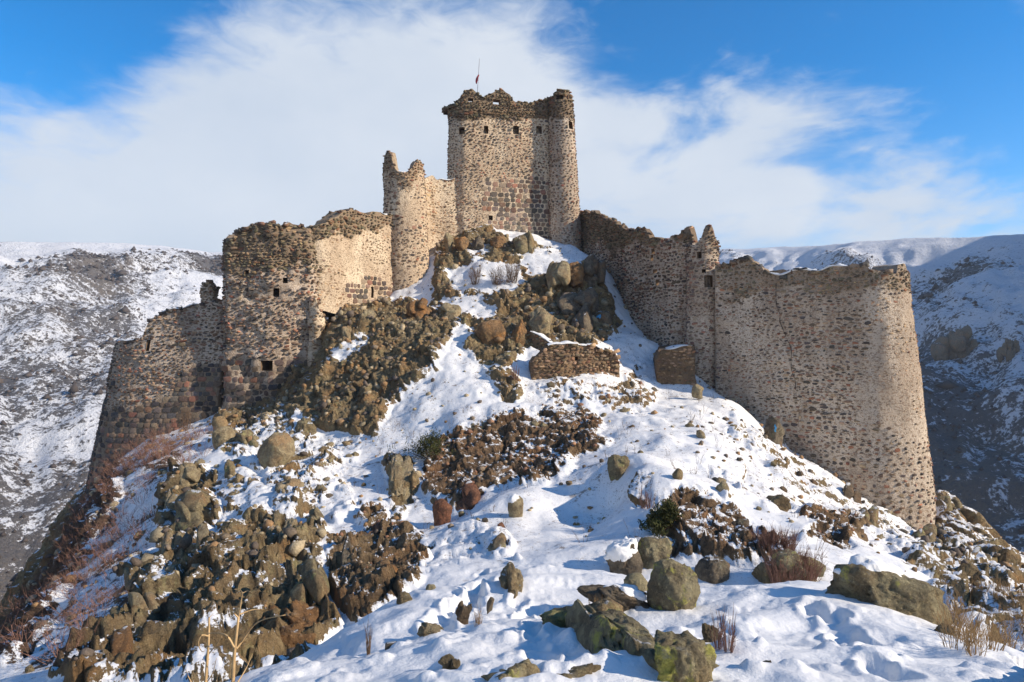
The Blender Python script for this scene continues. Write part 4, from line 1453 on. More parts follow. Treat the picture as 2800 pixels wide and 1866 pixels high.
# --- wall A, bright plastered wall left of the round tower
root, off = wall_root('curtain_wall', 960, 39, 'bright plastered wall left of the horned round tower')
Wall(root, off, curve([ud(838, 36.9), ud(862, 36.55), ud(900, 37.0), ud(980, 38.9), ud(1082, 41.4)]),
     [(838, 625), (862, 622), (879, 617), (905, 604), (922, 596), (940, 582), (955, 575), (982, 581), (1000, 586), (1018, 584), (1067, 584), (1090, 590)], thick=1.4, dark_where=lambda u, v: (v < 650) * 0.85, batter=0.03, mortar=MT_MORT_W, ragged=0.09,
     slope_base=[(830, 830), (880, 850), (950, 872), (1010, 860), (1100, 850)],
     holes=[(1018, 800, 6, 24, 0.7)],
     zones=[dict(where=lambda u, v: (v > 655) & ~((v > 770) & (u > 940)), h=(0.11, 0.2), gap=0.065, skip=0.30, bare=0.85, pal='tan', hv=(0.5, 0.85), dep=(0.01, 0.04)),
            dict(where=lambda u, v: v <= 655, h=(0.13, 0.24), gap=0.03, skip=0.03, pal='olive', dep=(0.05, 0.14), rot=0.2),
            dict(where=lambda u, v: (v > 770) & (u > 940), h=(0.24, 0.34), asp=(0.9, 1.6), gap=0.036, pal='red', kind='ash', hv=(0.85, 1.0), wob=0.02, rot=0.04)],
     snow=[(1040, 1080, 0.10)])

# --- block B, the big broken wall end
root, off = wall_root('wall_tower', 750, 36, 'big broken rubble wall block with ragged edge above the left slope', 'wall')
Wall(root, off, [ud(640, 41.0), ud(621, 37.2), ud(618, 35.75), ud(626, 35.4), ud(740, 35.45), ud(846, 36.1), ud(868, 36.6), ud(890, 37.6)],
     [(610, 668), (620, 657), (638, 642), (674, 627), (719, 615), (763, 613), (786, 606), (830, 610), (850, 618), (862, 634), (880, 662), (900, 690)], dark_where=lambda u, v: (v < 745) * 0.9 + (v > 978) * 0.5, thick=1.6, batter=0.015, mortar=MT_MORT_G, rough=0.15, ragged=0.12,
     back_top=[(600, 665), (640, 640), (900, 660)], slope_base=[(600, 1160), (760, 1150), (790, 1090), (840, 1040), (870, 1010), (900, 900)],
     holes=[(758, 800, 12, 18, 0.7), (726, 1000, 22, 22, 0.9), (781, 768, 10, 12, 0.5), (672, 745, 9, 9, 0.4)],
     zones=[dict(where=lambda u, v: (v > 745 + (u - 700) * 0.1) & (v < 978), h=(0.14, 0.25), gap=0.04, skip=0.10, pal='brown', hv=(0.6, 0.95), dep=(0.04, 0.13), rot=0.22, bare=0.30),
            dict(where=lambda u, v: v <= 745 + (u - 700) * 0.1, h=(0.14, 0.26), gap=0.02, pal='olive', dep=(0.05, 0.13), rot=0.16),
            dict(where=lambda u, v: v >= 978, h=(0.28, 0.40), asp=(0.8, 1.5), gap=0.04, pal='dark', kind='ash', hv=(0.85, 1.0), wob=0.03, rot=0.05, dep=(0.03, 0.06), tone=1.6)],
     snow=[(640, 690, 0.14), (760, 790, 0.12)])
# remnant of broken masonry hanging on the block's right edge
Wall(root, off, curve([ud(842, 35.75), ud(868, 35.7), ud(888, 36.1), ud(895, 36.9)]), [(835, 800), (860, 822), (880, 850), (898, 880)], thick=0.9, batter=-0.02, mortar=MT_MORT_W, part='broken_edge', rough=0.16, ragged=0.12,
     slope_base=[(830, 1010), (870, 1000), (890, 935), (900, 920)], zones=[dict(h=(0.13, 0.25), gap=0.09, skip=0.3, bare=0.7, pal='tan', hv=(0.5, 0.95), dep=(0.03, 0.12), rot=0.3)], nmax=60)

# --- wall C, low wall at the far left
root, off = wall_root('curtain_wall', 480, 37, 'long dark wall stepping down at the far left with stone pinnacle')
Wall(root, off, curve([ud(362, 44), ud(348, 39.6), ud(345, 37.2), ud(372, 36.6), ud(440, 36.4), ud(540, 36.4), ud(630, 36.5)]),
     [(335, 932), (346, 931), (390, 926), (404, 930), (409, 905), (415, 880), (437, 866), (464, 848), (500, 842), (536, 834), (570, 828), (605, 820), (640, 815)], dark_where=lambda u, v: (v > 1060 + (430 - u) * 0.18) * 0.8, thick=1.2, batter=0.11, lean=(-0.075, 0), back_top=[(300, 960), (400, 940)], mortar=MT_MORT_G, ragged=0.10,
     holes=[(408, 945, 7, 24, 0.6)],
     zones=[dict(where=lambda u, v: v < 1060 + (430 - u) * 0.18, h=(0.14, 0.24), gap=0.036, skip=0.08, pal='brown', hv=(0.6, 0.95), dep=(0.03, 0.09), rot=0.2),
            dict(where=lambda u, v: v >= 1060 + (430 - u) * 0.18, h=(0.22, 0.32), asp=(1.0, 1.8), gap=0.022, pal='dark', kind='ash', hv=(0.92, 1.02), wob=0.02, rot=0.03, dep=(0.03, 0.06))],
     snow=[(345, 400, 0.12), (430, 545, 0.10)], rub_pal='dark')
pin = empty('pinnacle', (0, 0, 0))
pin.parent = root
cx, cy = ud(571, 36.9)
Wall(pin, off, circle(cx, cy, 0.42, 24), [(540, 806), (552, 790), (560, 776), (572, 767), (584, 777), (592, 792), (600, 806)], thick=0.44, batter=0.0, closed=True, base_z=(CV - 845) / F * 36.9, mortar=MT_MORT, ragged=0.06, rough=0.06,
     zones=[dict(h=(0.12, 0.2), gap=0.03, pal='tan', dep=(0.03, 0.08), rot=0.2, tone=1.9)], nmax=60, rub_pal='olive', snow=[(560, 592, 0.06)], step=0.1)

# --- right wall from the keep down to the small tower
root, off = wall_root('curtain_wall', 1740, 38, 'shaded rough wall stepping down from the keep to the right')
W1TOP = [(1570, 582), (1580, 579), (1599, 575), (1633, 581), (1650, 592), (1660, 598), (1694, 611), (1711, 628), (1742, 625), (1762, 626), (1779, 649), (1796, 650), (1813, 660), (1830, 656), (1850, 645), (1866, 637), (1872, 628), (1876, 616), (1889, 616), (1893, 640), (1898, 664), (1908, 672)]
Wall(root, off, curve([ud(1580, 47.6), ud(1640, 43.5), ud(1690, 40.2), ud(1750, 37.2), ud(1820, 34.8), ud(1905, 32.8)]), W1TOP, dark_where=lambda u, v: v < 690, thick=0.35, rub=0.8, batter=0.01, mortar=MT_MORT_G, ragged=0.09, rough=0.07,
     holes=[(1787, 688, 7, 11, None), (1780, 706, 7, 13, None), (1792, 742, 9, 8, None), (1799, 773, 7, 13, None)],
     zones=[dict(where=lambda u, v: v > 690, h=(0.13, 0.23), gap=0.036, skip=0.06, pal='brown', hv=(0.6, 0.98), dep=(0.03, 0.08), rot=0.18),
            dict(where=lambda u, v: v <= 690, h=(0.13, 0.23), gap=0.03, skip=0.03, pal='olive', hv=(0.6, 1.0), dep=(0.05, 0.14), rot=0.28)])

# --- small round tower with a spike, right
root, off = wall_root('round_tower', 1928, 32.8, 'thin ruined turret with pointed remnant in the middle of right wall', 'tower')
cx, cy = ud(1921, 32.6)
Wall(root, off, circle(cx, cy, 0.78, 48), [(1880, 668), (1900, 668), (1915, 664), (1919, 646), (1927, 632), (1936, 621), (1943, 614), (1950, 624), (1956, 650), (1965, 668)], rub=0.6, thick=0.42, dark_where=lambda u, v: (v < 668) * 0.9, batter=0.02, lean=(0.016, 0), back_top=[(1880, 700), (1960, 690)], closed=True, mortar=MT_MORT, ragged=0.05,
     holes=[(1910, 698, 9, 15, 0.4), (1923, 742, 8, 8, 0.35), (1940, 770, 16, 26, 0.4)],
     zones=[dict(where=lambda u, v: v > 672, h=(0.13, 0.24), gap=0.036, skip=0.06, pal='red', hv=(0.65, 0.98)),
            dict(where=lambda u, v: v <= 672, h=(0.12, 0.2), gap=0.02, pal='dark', dep=(0.05, 0.12), rot=0.25)], rub_pal='dark', nmax=200, step=0.1)

# --- long right wall with its round corner tower
root, off = wall_root('wall_tower', 2300, 27.5, 'massive smooth wall ending in a round corner tower at the right', 'wall')
p0, p1 = np.array(ud(1955, 31.4)), np.array(ud(2335, 27.8))
tdir = (p1 - p0) / np.linalg.norm(p1 - p0)
nrm = np.array([tdir[1], -tdir[0]])
r_t = 1.9
cc_ = p1 - nrm * r_t
a0 = math.degrees(math.atan2(nrm[1], nrm[0]))
arc = circle(cc_[0], cc_[1], r_t, 40, a0, 190)
plan = np.vstack([[p0 + (p1 - p0) * k / 10 for k in range(10)], arc, arc[-1] + (arc[-1] - arc[-2]) / np.linalg.norm(arc[-1] - arc[-2]) * 6])
E_TOP = [(1955, 728), (1964, 726), (1998, 719), (2006, 709), (2030, 706), (2052, 705), (2060, 719), (2083, 732), (2089, 748), (2132, 752), (2178, 742), (2236, 737), (2305, 727), (2331, 722), (2381, 731), (2427, 744), (2446, 744), (2449, 724), (2473, 724), (2480, 742), (2520, 750)]
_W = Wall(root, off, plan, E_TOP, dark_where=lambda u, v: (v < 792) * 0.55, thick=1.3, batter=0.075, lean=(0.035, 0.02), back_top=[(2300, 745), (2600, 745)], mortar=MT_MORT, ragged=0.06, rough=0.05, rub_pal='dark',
     zones=[dict(where=lambda u, v: (v > 790) & (v < 1120 + (u - 2200) * 0.2) & ~((u > 2352) & (v > 800) & (v < 1200)), h=(0.12, 0.20), asp=(1.0, 2.4), gap=0.06, skip=0.08, pal='brown', hv=(0.55, 0.95), dep=(0.015, 0.045), fill=0.80, bare=0.28, rot=0.16),
            dict(where=lambda u, v: (u > 2352) & (v > 800) & (v < 1200), h=(0.11, 0.18), asp=(1.0, 2.2), gap=0.08, skip=0.2, bare=0.62, pal='tan', hv=(0.5, 0.9), dep=(0.01, 0.03), fill=0.66, tone=1.9),  # barer plaster; the paler stone tone also paints in the sunlit brightness
            dict(where=lambda u, v: v <= 790, h=(0.12, 0.2), gap=0.035, skip=0.04, pal='olive', hv=(0.6, 0.98), dep=(0.02, 0.07), rot=0.2),
            dict(where=lambda u, v: (v >= 1120 + (u - 2200) * 0.2) & ~((u > 2352) & (v < 1200)), h=(0.17, 0.29), asp=(0.9, 1.9), gap=0.07, skip=0.04, pal='brown', hv=(0.65, 0.98), dep=(0.02, 0.06), fill=0.80)],
     snow=[(2095, 2330, 0.13), (2450, 2474, 0.06)])

_mb = MB()
_cr = []
for _u, _v in [(2121, 775), (2126, 800), (2122, 830), (2128, 860), (2136, 880), (2146, 905), (2150, 930), (2160, 955), (2165, 985), (2163, 1010), (2172, 1040), (2178, 1065)]:
    # where the sight line meets the battered face
    _i = np.argmin(np.abs(CU + F * _W.p[:60, 0] / _W.p[:60, 1] - _u))
    for _ in range(4):
        _z = (CV - _v) / F * _W.p[_i][1]
        _P = _W.pos(np.arange(len(_W.p)), np.full(len(_W.p), _z))
        _i = np.argmin(np.abs(CU + F * _P[:60, 0] / _P[:60, 1] - _u))
    _cr.append(_P[_i] - np.array(off) + np.array([_W.n[_i][0], _W.n[_i][1], 0]) * 0.02)
_mb.tube(curve(_cr, 4), np.full(len(_cr) * 4 - 3, 0.02) * rng.uniform(0.2, 1.2, len(_cr) * 4 - 3), 5)
link('crack', _mb.mesh('crack'), root, [MT_DARK])['label'] = 'long thin crack running down the wall face'  # no gap is cut: a dark tube paints the crack's shade

# --- low ruined walls on the slope
root, off = wall_root('ruined_wall', 1570, 28.6, 'small brown free-standing ruined wall, snow-topped, below the crag')
Wall(root, off, curve([ud(1453, 28.4), ud(1540, 28.6), ud(1620, 28.9), ud(1693, 29.2)]), [(1448, 1010), (1456, 985), (1476, 967), (1500, 952), (1527, 939), (1558, 942), (1616, 942), (1636, 956), (1660, 954), (1676, 953), (1688, 970), (1694, 1000)], thick=0.8, batter=0.03, mortar=MT_MORT_B, ragged=0.10, rough=0.07, holes=[(1576, 981, 7, 8, 0.4)],
     zones=[dict(h=(0.11, 0.2), gap=0.03, skip=0.04, pal='tan', hv=(0.65, 1.0), dep=(0.03, 0.09), rot=0.25)], snow=[(1453, 1692, 0.10)], rub_pal='tan')
root, off = wall_root('ruined_wall', 1845, 30.2, 'low brown buttress wall with snowy top against the right wall')
Wall(root, off, [ud(1797, 30.5), ud(1840, 30.4), ud(1900, 30.6)], [(1786, 1040), (1794, 1000), (1802, 968), (1815, 954), (1850, 950), (1891, 941), (1905, 938)], thick=2.4, batter=0.09, lean=(-0.02, 0), mortar=MT_MORT_B, ragged=0.06, rough=0.08,
     zones=[dict(h=(0.13, 0.23), gap=0.045, skip=0.05, pal='tan', hv=(0.65, 1.0), dep=(0.03, 0.09), rot=0.2)], snow=[(1808, 1893, 0.12)], rub_pal='tan')
root, off = wall_root('ruined_wall', 1487, 31, 'dark stub of wall behind the small free-standing wall')
Wall(root, off, curve([ud(1442, 31.4), ud(1490, 31.0), ud(1530, 30.6)]), [(1440, 902), (1455, 906), (1490, 930), (1530, 950)], thick=0.7, batter=0.04, mortar=MT_MORT_B, ragged=0.06, rough=0.09,
     zones=[dict(h=(0.12, 0.22), gap=0.03, skip=0.04, pal='olive', dep=(0.03, 0.10), rot=0.25)], snow=[(1446, 1528, 0.10)], nmax=120, rub_pal='olive')
print('walls', time.time() - T0)
# ---------------------------------------------------------------- boulders and loose rock
def ico(sub):
    import bmesh
    bm = bmesh.new()
    bmesh.ops.create_icosphere(bm, subdivisions=sub, radius=1.0)
    V = np.array([v.co[:] for v in bm.verts])
    Fc = np.array([[v.index for v in f.verts] for f in bm.faces])
    bm.free()
    return V, Fc


ICO = {k: ico(k) for k in (1, 2, 3, 4, 5)}


def rock_shape(sub, seed, nplanes=8, sharp=34.0, rough=0.03, lo=0.72, round_=False):
    """unit rock: a block of jittered planes with cut corners, then worn"""
    g = np.random.default_rng(seed)
    V, Fc = ICO[sub]
    ax = np.concatenate([np.eye(3), -np.eye(3)]) + g.normal(0, 0.22, (6, 3))
    q = np.array(Matrix.Rotation(g.uniform(0, 6.3), 3, 'Z') @ Matrix.Rotation(g.normal(0, 0.35), 3, 'X') @ Matrix.Rotation(g.normal(0, 0.35), 3, 'Y'))
    ex = g.normal(size=(nplanes, 3))
    pl = np.concatenate([ax @ q.T, ex])
    pl /= np.linalg.norm(pl, axis=1, keepdims=True)
    hh = np.concatenate([g.uniform(0.72, 1.0, 6), g.uniform(lo + 0.12, 1.12, nplanes)])
    if round_:
        hh = np.concatenate([g.uniform(0.88, 1.0, 6), g.uniform(0.86, 1.02, nplanes)])
    dt = V @ pl.T
    allr = np.where(dt > 0.05, hh[None, :] / np.maximum(dt, 0.05), 9.0)
    allr = np.concatenate([allr, np.full((len(V), 1), 1.10 if round_ else 1.45)], 1)
    k = 11.0 if round_ else sharp
    r = -np.log(np.exp(-k * np.minimum(allr, 4)).sum(1)) / k
    P = V * r[:, None]
    P += V * (fbm(P * 1.6 + seed, 3, seed) * rough * 1.8)[:, None]
    if sub >= 4:
        f, c, _ = facets(P * np.array([1, 1, 0.8]) + seed * 3.7, 0.62, seed + 3)
        f2, c2, _ = facets(P + seed * 1.7, 0.27, seed + 4)
        kk = 0.4 if round_ else 1.0
        f3, c3, _ = facets(P + seed * 2.3, 0.13, seed + 5)
        P += V * (kk * (f * 0.42 + f2 * 0.45) + f3 * 0.45 - 0.04 * np.exp(-c / 0.04))[:, None]
        P += V * (fbm(P * 6 + seed, 3, seed + 1) * rough)[:, None]
    lo_, hi_ = P.min(0), P.max(0)
    P = (P - (lo_ + hi_) / 2) / ((hi_ - lo_) / 2)
    return P, Fc


def cluster_shape(n, seed, sub=3):
    """several shards grown together, filling the unit box"""
    g = np.random.default_rng(seed)
    Vs, Fs, c = [], [], 0
    for k in range(n):
        P, Fc = rock_shape(sub, seed * 7 + k, sharp=50)
        s = np.array([g.uniform(0.38, 0.68), g.uniform(0.4, 0.7), g.uniform(0.38, 0.75)])
        a = g.normal(0, 0.45)
        q = P * s
        x = q[:, 0] * math.cos(a) - q[:, 2] * math.sin(a)
        z = q[:, 0] * math.sin(a) + q[:, 2] * math.cos(a)
        ox = g.uniform(-0.6, 0.6)
        o = np.array([ox, g.uniform(-0.45, 0.45), g.uniform(-0.5, 0.45) * (1 - 0.5 * abs(ox))])
        Vs.append(np.stack([x, q[:, 1], z], 1) + o)
        Fs.append(Fc + c)
        c += len(P)
    P = np.concatenate(Vs)
    lo_, hi_ = P.min(0), P.max(0)
    return (P - (lo_ + hi_) / 2) / ((hi_ - lo_) / 2), np.concatenate(Fs)


def tri_mesh(name, P, Fc, smooth=True):
    return mesh_np(name, P, Fc.ravel(), np.full(len(Fc), 3), smooth)


def boulder(name, label, u0, u1, v0, v1, mat, seed, sub=4, depth=None, deep=0.8, tilt=0.0, group=None, bury=0.18, round_=False, cat='boulder', foot=None, sharp=34.0, lo=0.66, cap=None, paint=None, cluster=0, flush=0.0):
    """boulder whose outline fills the given box in the photograph and whose foot stands on the hill there"""
    um = (u0 + u1) / 2
    d = depth if depth is not None else ground_hit(um, foot if foot is not None else v1 - 0.06 * (v1 - v0))
    if d is None:
        d = 10
    w = (u1 - u0) / F * d
    h = (v1 - v0) / F * d
    dy = w * deep
    dc = d + dy * 0.25
    P, Fc = cluster_shape(cluster, seed, 4 if ((v1 - v0) > 150 or d < 9) else 3) if cluster else rock_shape(sub, seed, sharp=sharp, lo=lo, round_=round_)
    if flush:
        # an outcrop fused to the slope: laid on the hill's own tangent plane
        vm = (v0 + v1) / 2
        dcen = depth or ground_hit(um, vm) or d
        C = at(um, vm, dcen)
        e_ = max(0.5, 0.35 * max(w, h))
        gx = (hill(C[0] + e_, C[1]) - hill(C[0] - e_, C[1]))[0] / (2 * e_)
        gy = (hill(C[0], C[1] + e_) - hill(C[0], C[1] - e_))[0] / (2 * e_)
        n = np.array([-gx, -gy, 1.0])
        n /= np.linalg.norm(n)
        n = n - 0.55 * C / np.linalg.norm(C)
        n /= np.linalg.norm(n)
        ct, st_ = math.cos(R(tilt)), math.sin(R(tilt))
        px_, pz_ = P[:, 0] * ct - P[:, 2] * st_, P[:, 0] * st_ + P[:, 2] * ct
        px_, pz_ = px_ / np.abs(px_).max(), pz_ / np.abs(pz_).max()
        uu = um + px_ * (u1 - u0) / 2
        vv = vm - pz_ * (v1 - v0) / 2
        ray = np.stack([(uu - CU) / F, np.ones(len(uu)), (CV - vv) / F], 1)
        tt = (C @ n) / (ray @ n)
        base_ = ray * np.clip(tt, dcen * 0.75, dcen * 1.3)[:, None]
        th = flush * min(w, h)
        Vw = base_ + n[None, :] * (th * (0.12 - P[:, 1]))[:, None]
        me = tri_mesh(name, Vw - C, Fc)
        o = link(name, me, None, [RK[mat]], C)
        return tag(o, label, cat, group)
    a = R(tilt)
    # lean within the picture plane, then fit the box again
    x = P[:, 0] * w / 2
    z = P[:, 2] * h / 2
    if tilt:
        x2 = x * math.cos(a) - z * math.sin(a)
        z2 = x * math.sin(a) + z * math.cos(a)
        x2 = (x2 - (x2.min() + x2.max()) / 2) * (w / (x2.max() - x2.min()))
        z2 = (z2 - (z2.min() + z2.max()) / 2) * (h / (z2.max() - z2.min()))
        x, z = x2, z2
    V = np.stack([x, P[:, 1] * dy / 2, z], 1)
    # the buried foot
    low = np.clip((-V[:, 2] / h - 0.05) / 0.45, 0, 1)
    rad_ = np.hypot(V[:, 0] / (w / 2), V[:, 1] / (dy / 2)) + 1e-6
    grow = 1 + low * np.clip(0.92 / rad_ - 1, 0, 2.2) * 0.8
    V[:, 0] *= grow
    V[:, 1] *= grow
    V[:, 2] -= h * (bury + 0.15) * low ** 2
    cx = (um - CU) / F * dc
    cz = (CV - (v0 + v1) / 2) / F * dc
    me = tri_mesh(name, V + np.array([0, 0, h / 2]), Fc)
    o = link(name, me, None, [RK[mat]], (cx, dc, cz - h / 2))
    tag(o, label, cat, group)
    if paint:
        pu, pv_, pr, ph = paint
        Wv = V + np.array([cx, dc, cz])
        uu, vv = CU + F * Wv[:, 0] / Wv[:, 1], CV - F * Wv[:, 2] / Wv[:, 1]
        nn = V / (np.array([w, dy, h]) / 2) ** 2
        nn /= np.linalg.norm(nn, axis=1, keepdims=True)
        m = (((uu - pu) / pr) ** 2 + ((vv - pv_) / ph) ** 2 + 0.3 * fbm(V * 6, 2, seed) < 1) & (nn[:, 1] < 0.1)
        fm = m[Fc].all(1)
        if fm.sum() > 2:
            used = np.unique(Fc[fm])
            mp_ = -np.ones(len(V), int)
            mp_[used] = np.arange(len(used))
            pm = link('paint_mark', tri_mesh('paint_mark', (V + np.array([0, 0, h / 2]) + nn * 0.012)[used], mp_[Fc[fm]]), o, [MT_BLUE])
            pm['label'] = 'light blue paint daub on the rock'
    if cap:
        # a pillow of snow lying on top: the upper faces lifted a little
        n = P / np.linalg.norm(P, axis=1, keepdims=True)
        m = (n[:, 2] + fbm(P * 2.2 + seed, 3, seed + 8) * 0.45 + n[:, 0] * cap[1]) - cap[0]
        t = np.clip(m / 0.25, 0, 1)
        V2 = V + np.array([0, 0, h / 2]) + n * (t * 0.10 * min(w, h) - 0.02 * min(w, h) - 0.01)[:, None]
        fm = m[Fc].max(1) > 0
        if fm.sum() > 10:
            used = np.unique(Fc[fm])
            mp_ = -np.ones(len(V2), int)
            mp_[used] = np.arange(len(used))
            mc = tri_mesh('snow_cap', V2[used], mp_[Fc[fm]])
            link('snow_cap', mc, o, [MT_SNOW])
    return o


MT_BLUE = mat_plain('blue_paint', (0.10, 0.36, 0.62), 0.7, 0.2, 8)
NEAR = 'lichen boulders along the edge of the near drift'
B = boulder
# on the near drift
B('boulder', 'big round cracked boulder with green lichen at the drift edge', 1768, 1912, 1528, 1712, 'yellow', 101, 5, foot=1664, round_=True)
B('boulder', 'pointed yellow-lichen boulder behind the big round one', 1730, 1842, 1466, 1572, 'yellow', 102, 5, foot=1544)
B('boulder', 'boulder under a thick hood of snow left of the lichen boulders', 1652, 1760, 1476, 1600, 'dark', 103, 5, foot=1567, cap=(0.42, -0.35))
B('boulder', 'small rounded green boulder in front of the snow-hooded one', 1706, 1772, 1566, 1626, 'yellow', 104, 4, foot=1610, round_=True)
B('rock_slab', 'long low dark rock slab dipping right into the snow', 1578, 1790, 1592, 1700, 'dark', 105, 5, foot=1671, cluster=5, tilt=-25, deep=0.5, cat='rock', cap=(0.72, 0.1))
B('boulder', 'dark smooth boulder right of the big round boulder', 1900, 1996, 1524, 1618, 'dark', 106, 5, foot=1593, round_=True)
B('boulder', 'upright brown block standing at the drift edge', 2062, 2136, 1528, 1610, 'olive', 107, 5, foot=1588)
B('boulder', 'jagged lichen outcrop leaning right behind the drift', 2108, 2262, 1506, 1620, 'yellow', 108, 5, foot=1590, cluster=6, tilt=-28, deep=0.6)
B('boulder', 'largest grey-green boulder with a white snow patch on top', 2268, 2596, 1528, 1722, 'yellow', 119009, 5, foot=1671, tilt=-9, deep=0.7, cap=(0.86, -0.5))
B('boulder', 'small boulder at the right end of the drift', 2562, 2612, 1706, 1752, 'olive', 110, 4, foot=1740)
B('rock', 'narrow upright stone poking out of the right-hand snow field', 1920, 1972, 1704, 1795, 'olive', 111, 4, foot=1771, tilt=18, cat='rock')
B('boulder', 'large yellow-lichen rock cut off by the lower edge', 1778, 1960, 1738, 1930, 'yellow', 112, 5, depth=3.25, sharp=30)
B('rock', 'flat lichen rock along the lower edge of the picture', 1312, 1500, 1812, 1935, 'yellow', 114, 5, depth=3.2, deep=0.6, cat='rock')
B('rock', 'second flat rock beside it on the lower edge', 1470, 1665, 1806, 1930, 'olive', 115, 5, depth=3.25, deep=0.6, cat='rock')
B('rock', 'small pointed rock half sunk in the near snow', 1196, 1260, 1794, 1834, 'olive', 116, 4, cluster=4, cat='rock')
B('rock', 'low rock with snow round it on the left drift', 1140, 1212, 1704, 1748, 'tan', 117, 4, cluster=4, cat='rock')
B('rock', 'jagged brown stump standing alone on the drift crest', 1364, 1432, 1548, 1656, 'tan', 118, 5, cluster=9, flush=0.45, deep=0.5, cat='rock', sharp=40, lo=0.5)
B('rock', 'thin slanting slab on the left drift', 1244, 1292, 1644, 1712, 'dark', 119, 4, cluster=3, tilt=-38, deep=0.4, cat='rock')
B('rock', 'tiny slanting slab right of the thin one', 1330, 1352, 1632, 1672, 'dark', 120, 3, tilt=-30, deep=0.4, cat='rock')
B('rock', 'dark rock cut off at the bottom right of centre', 2004, 2064, 1838, 1900, 'dark', 121, 4, depth=3.4, cat='rock')
B('rock', 'small dark stone ringed by snow at the bottom', 2078, 2112, 1802, 1848, 'dark', 122, 4, cat='rock', cap=(0.5, 0.2))
B('rock', 'lichen stone at the left end of the drift crest', 1082, 1130, 1618, 1660, 'olive', 123, 4, cat='rock')
B('rock', 'round green stone on the drift crest', 1164, 1192, 1598, 1622, 'yellow', 124, 4, cat='rock', round_=True)
B('rock', 'dark stone on the left drift flank', 1052, 1086, 1756, 1776, 'dark', 125, 3, cat='rock')
def rock_world(name, label, x, y, size, rotz, mat, seed, lift=0.0, sub=5, cat='rock'):
    P, Fc = cluster_shape(9, seed, 4)
    V = P * np.array(size) / 2
    c_, s_ = math.cos(R(rotz)), math.sin(R(rotz))
    V = np.stack([V[:, 0] * c_ - V[:, 1] * s_, V[:, 0] * s_ + V[:, 1] * c_, V[:, 2]], 1)
    hx, hy = x + V[:, 0], y + V[:, 1]
    zg = hill(hx, hy)
    V[:, 2] += zg - float(hill(x, y)[0])
    o = link(name, tri_mesh(name, V, Fc), None, [RK[mat]], (x, y, float(hill(x, y)[0]) + lift))
    return tag(o, label, cat)


rock_world('rock', 'brown lichen rock rib running down to the lower edge', 0.66, 4.25, (0.42, 1.9, 0.5), 8, 'yellow', 113, 0.02)
rock_world('rock', 'rough brown hump at the upper end of the rock rib', 0.62, 5.1, (0.75, 0.7, 0.5), 20, 'olive', 126, 0.0)
# on the middle slope
B('boulder', 'lone round boulder with white cap in the snowy gully', 1388, 1432, 1354, 1412, 'tan', 130, 4, cap=(0.55, -0.3), round_=True)
B('boulder', 'rust-red boulder below the red-brown outcrop', 1182, 1238, 1364, 1428, 'red', 131, 4, round_=True)
B('boulder', 'dark red overhung block beside the rust-red boulder', 1244, 1316, 1326, 1428, 'red', 132, 4, flush=0.5, cluster=4)
B('rock', 'small red stone alone in the gully snow', 1360, 1382, 1429, 1449, 'red', 133, 3, cat='rock')
B('rock', 'dark rock with snow stripe in the lower gully', 1334, 1388, 1456, 1542, 'tan', 134, 4, flush=0.4, cluster=4, cat='rock', cap=(0.6, 0.3))
B('boulder', 'dark boulder on the shoulder of the right mound', 1662, 1724, 1242, 1308, 'olive', 135, 4)
B('rock', 'stone on the snow right of the mound', 1838, 1868, 1280, 1312, 'olive', 136, 3, cat='rock')
B('rock', 'brown block on the earthy bank', 2000, 2050, 1420, 1462, 'dark', 137, 4, cat='rock')
B('rock', 'stone at the top of the red-brown outcrop', 1284, 1340, 1154, 1192, 'olive', 138, 4, flush=0.4, cluster=4, cat='rock')
B('rock', 'rock crowning the right part of the red-brown outcrop', 1448, 1500, 1154, 1190, 'olive', 139, 4, flush=0.4, cluster=4, cat='rock')
B('rock', 'stone at the lower right corner of the red-brown outcrop', 1536, 1566, 1256, 1284, 'tan', 140, 3, cat='rock')
B('rock', 'small flat stone on the snow above the outcrop', 1368, 1392, 1140, 1158, 'olive', 141, 3, cat='rock')
B('rock', 'rock on snow under the right-hand wall', 2108, 2160, 1352, 1392, 'olive', 142, 4, cat='rock')
B('rock', 'upright rock pillar left of the juniper bush', 1062, 1132, 1248, 1412, 'tan', 143, 4, flush=0.35, cluster=8, deep=0.6, cat='rock', sharp=40, lo=0.5)
# crag under the keep
B('boulder', 'round orange boulder at the foot of the crag', 1300, 1392, 872, 968, 'orange', 150, 4, depth=31.5, round_=True, paint=(1372, 943, 9, 8))
B('boulder', 'leaning orange wedge right of the round orange boulder', 1388, 1446, 872, 972, 'orange', 151, 4, depth=31.3, tilt=-12, sharp=40)
B('boulder', 'grey block with snow shoulder at the crag foot', 1446, 1516, 848, 924, 'tan', 152, 4, flush=0.5, depth=32.5)
B('boulder', 'large dark block at the shaded right foot of the crag', 1560, 1622, 838, 938, 'dark', 153, 4, flush=0.5, depth=33.5)
B('boulder', 'dark rounded block under the shaded right wall', 1622, 1676, 848, 930, 'dark', 154, 4, depth=34.5, round_=True, paint=(1638, 866, 8, 7))
B('boulder', 'orange faced block halfway up the crag', 1492, 1560, 716, 800, 'tan', 155, 4, flush=0.45, cluster=4, depth=37.5)
B('boulder', 'square rusty block halfway up the crag', 1552, 1604, 722, 790, 'orange', 156, 4, flush=0.45, depth=38)
B('boulder', 'dark banded block on the right shoulder of the crag', 1588, 1656, 700, 800, 'dark', 157, 4, flush=0.4, cluster=5, depth=38.5, cap=(0.7, 0.1))
B('boulder', 'dark shaded cliff block in the middle of the crag', 1520, 1640, 790, 870, 'dark', 158, 4, flush=0.4, cluster=6, depth=35.5)
B('rock_slab', 'upright stone slab leaning on the pale curtain wall', 1213, 1240, 636, 704, 'tan', 159, 4, depth=42.5, deep=0.6, cat='rock')
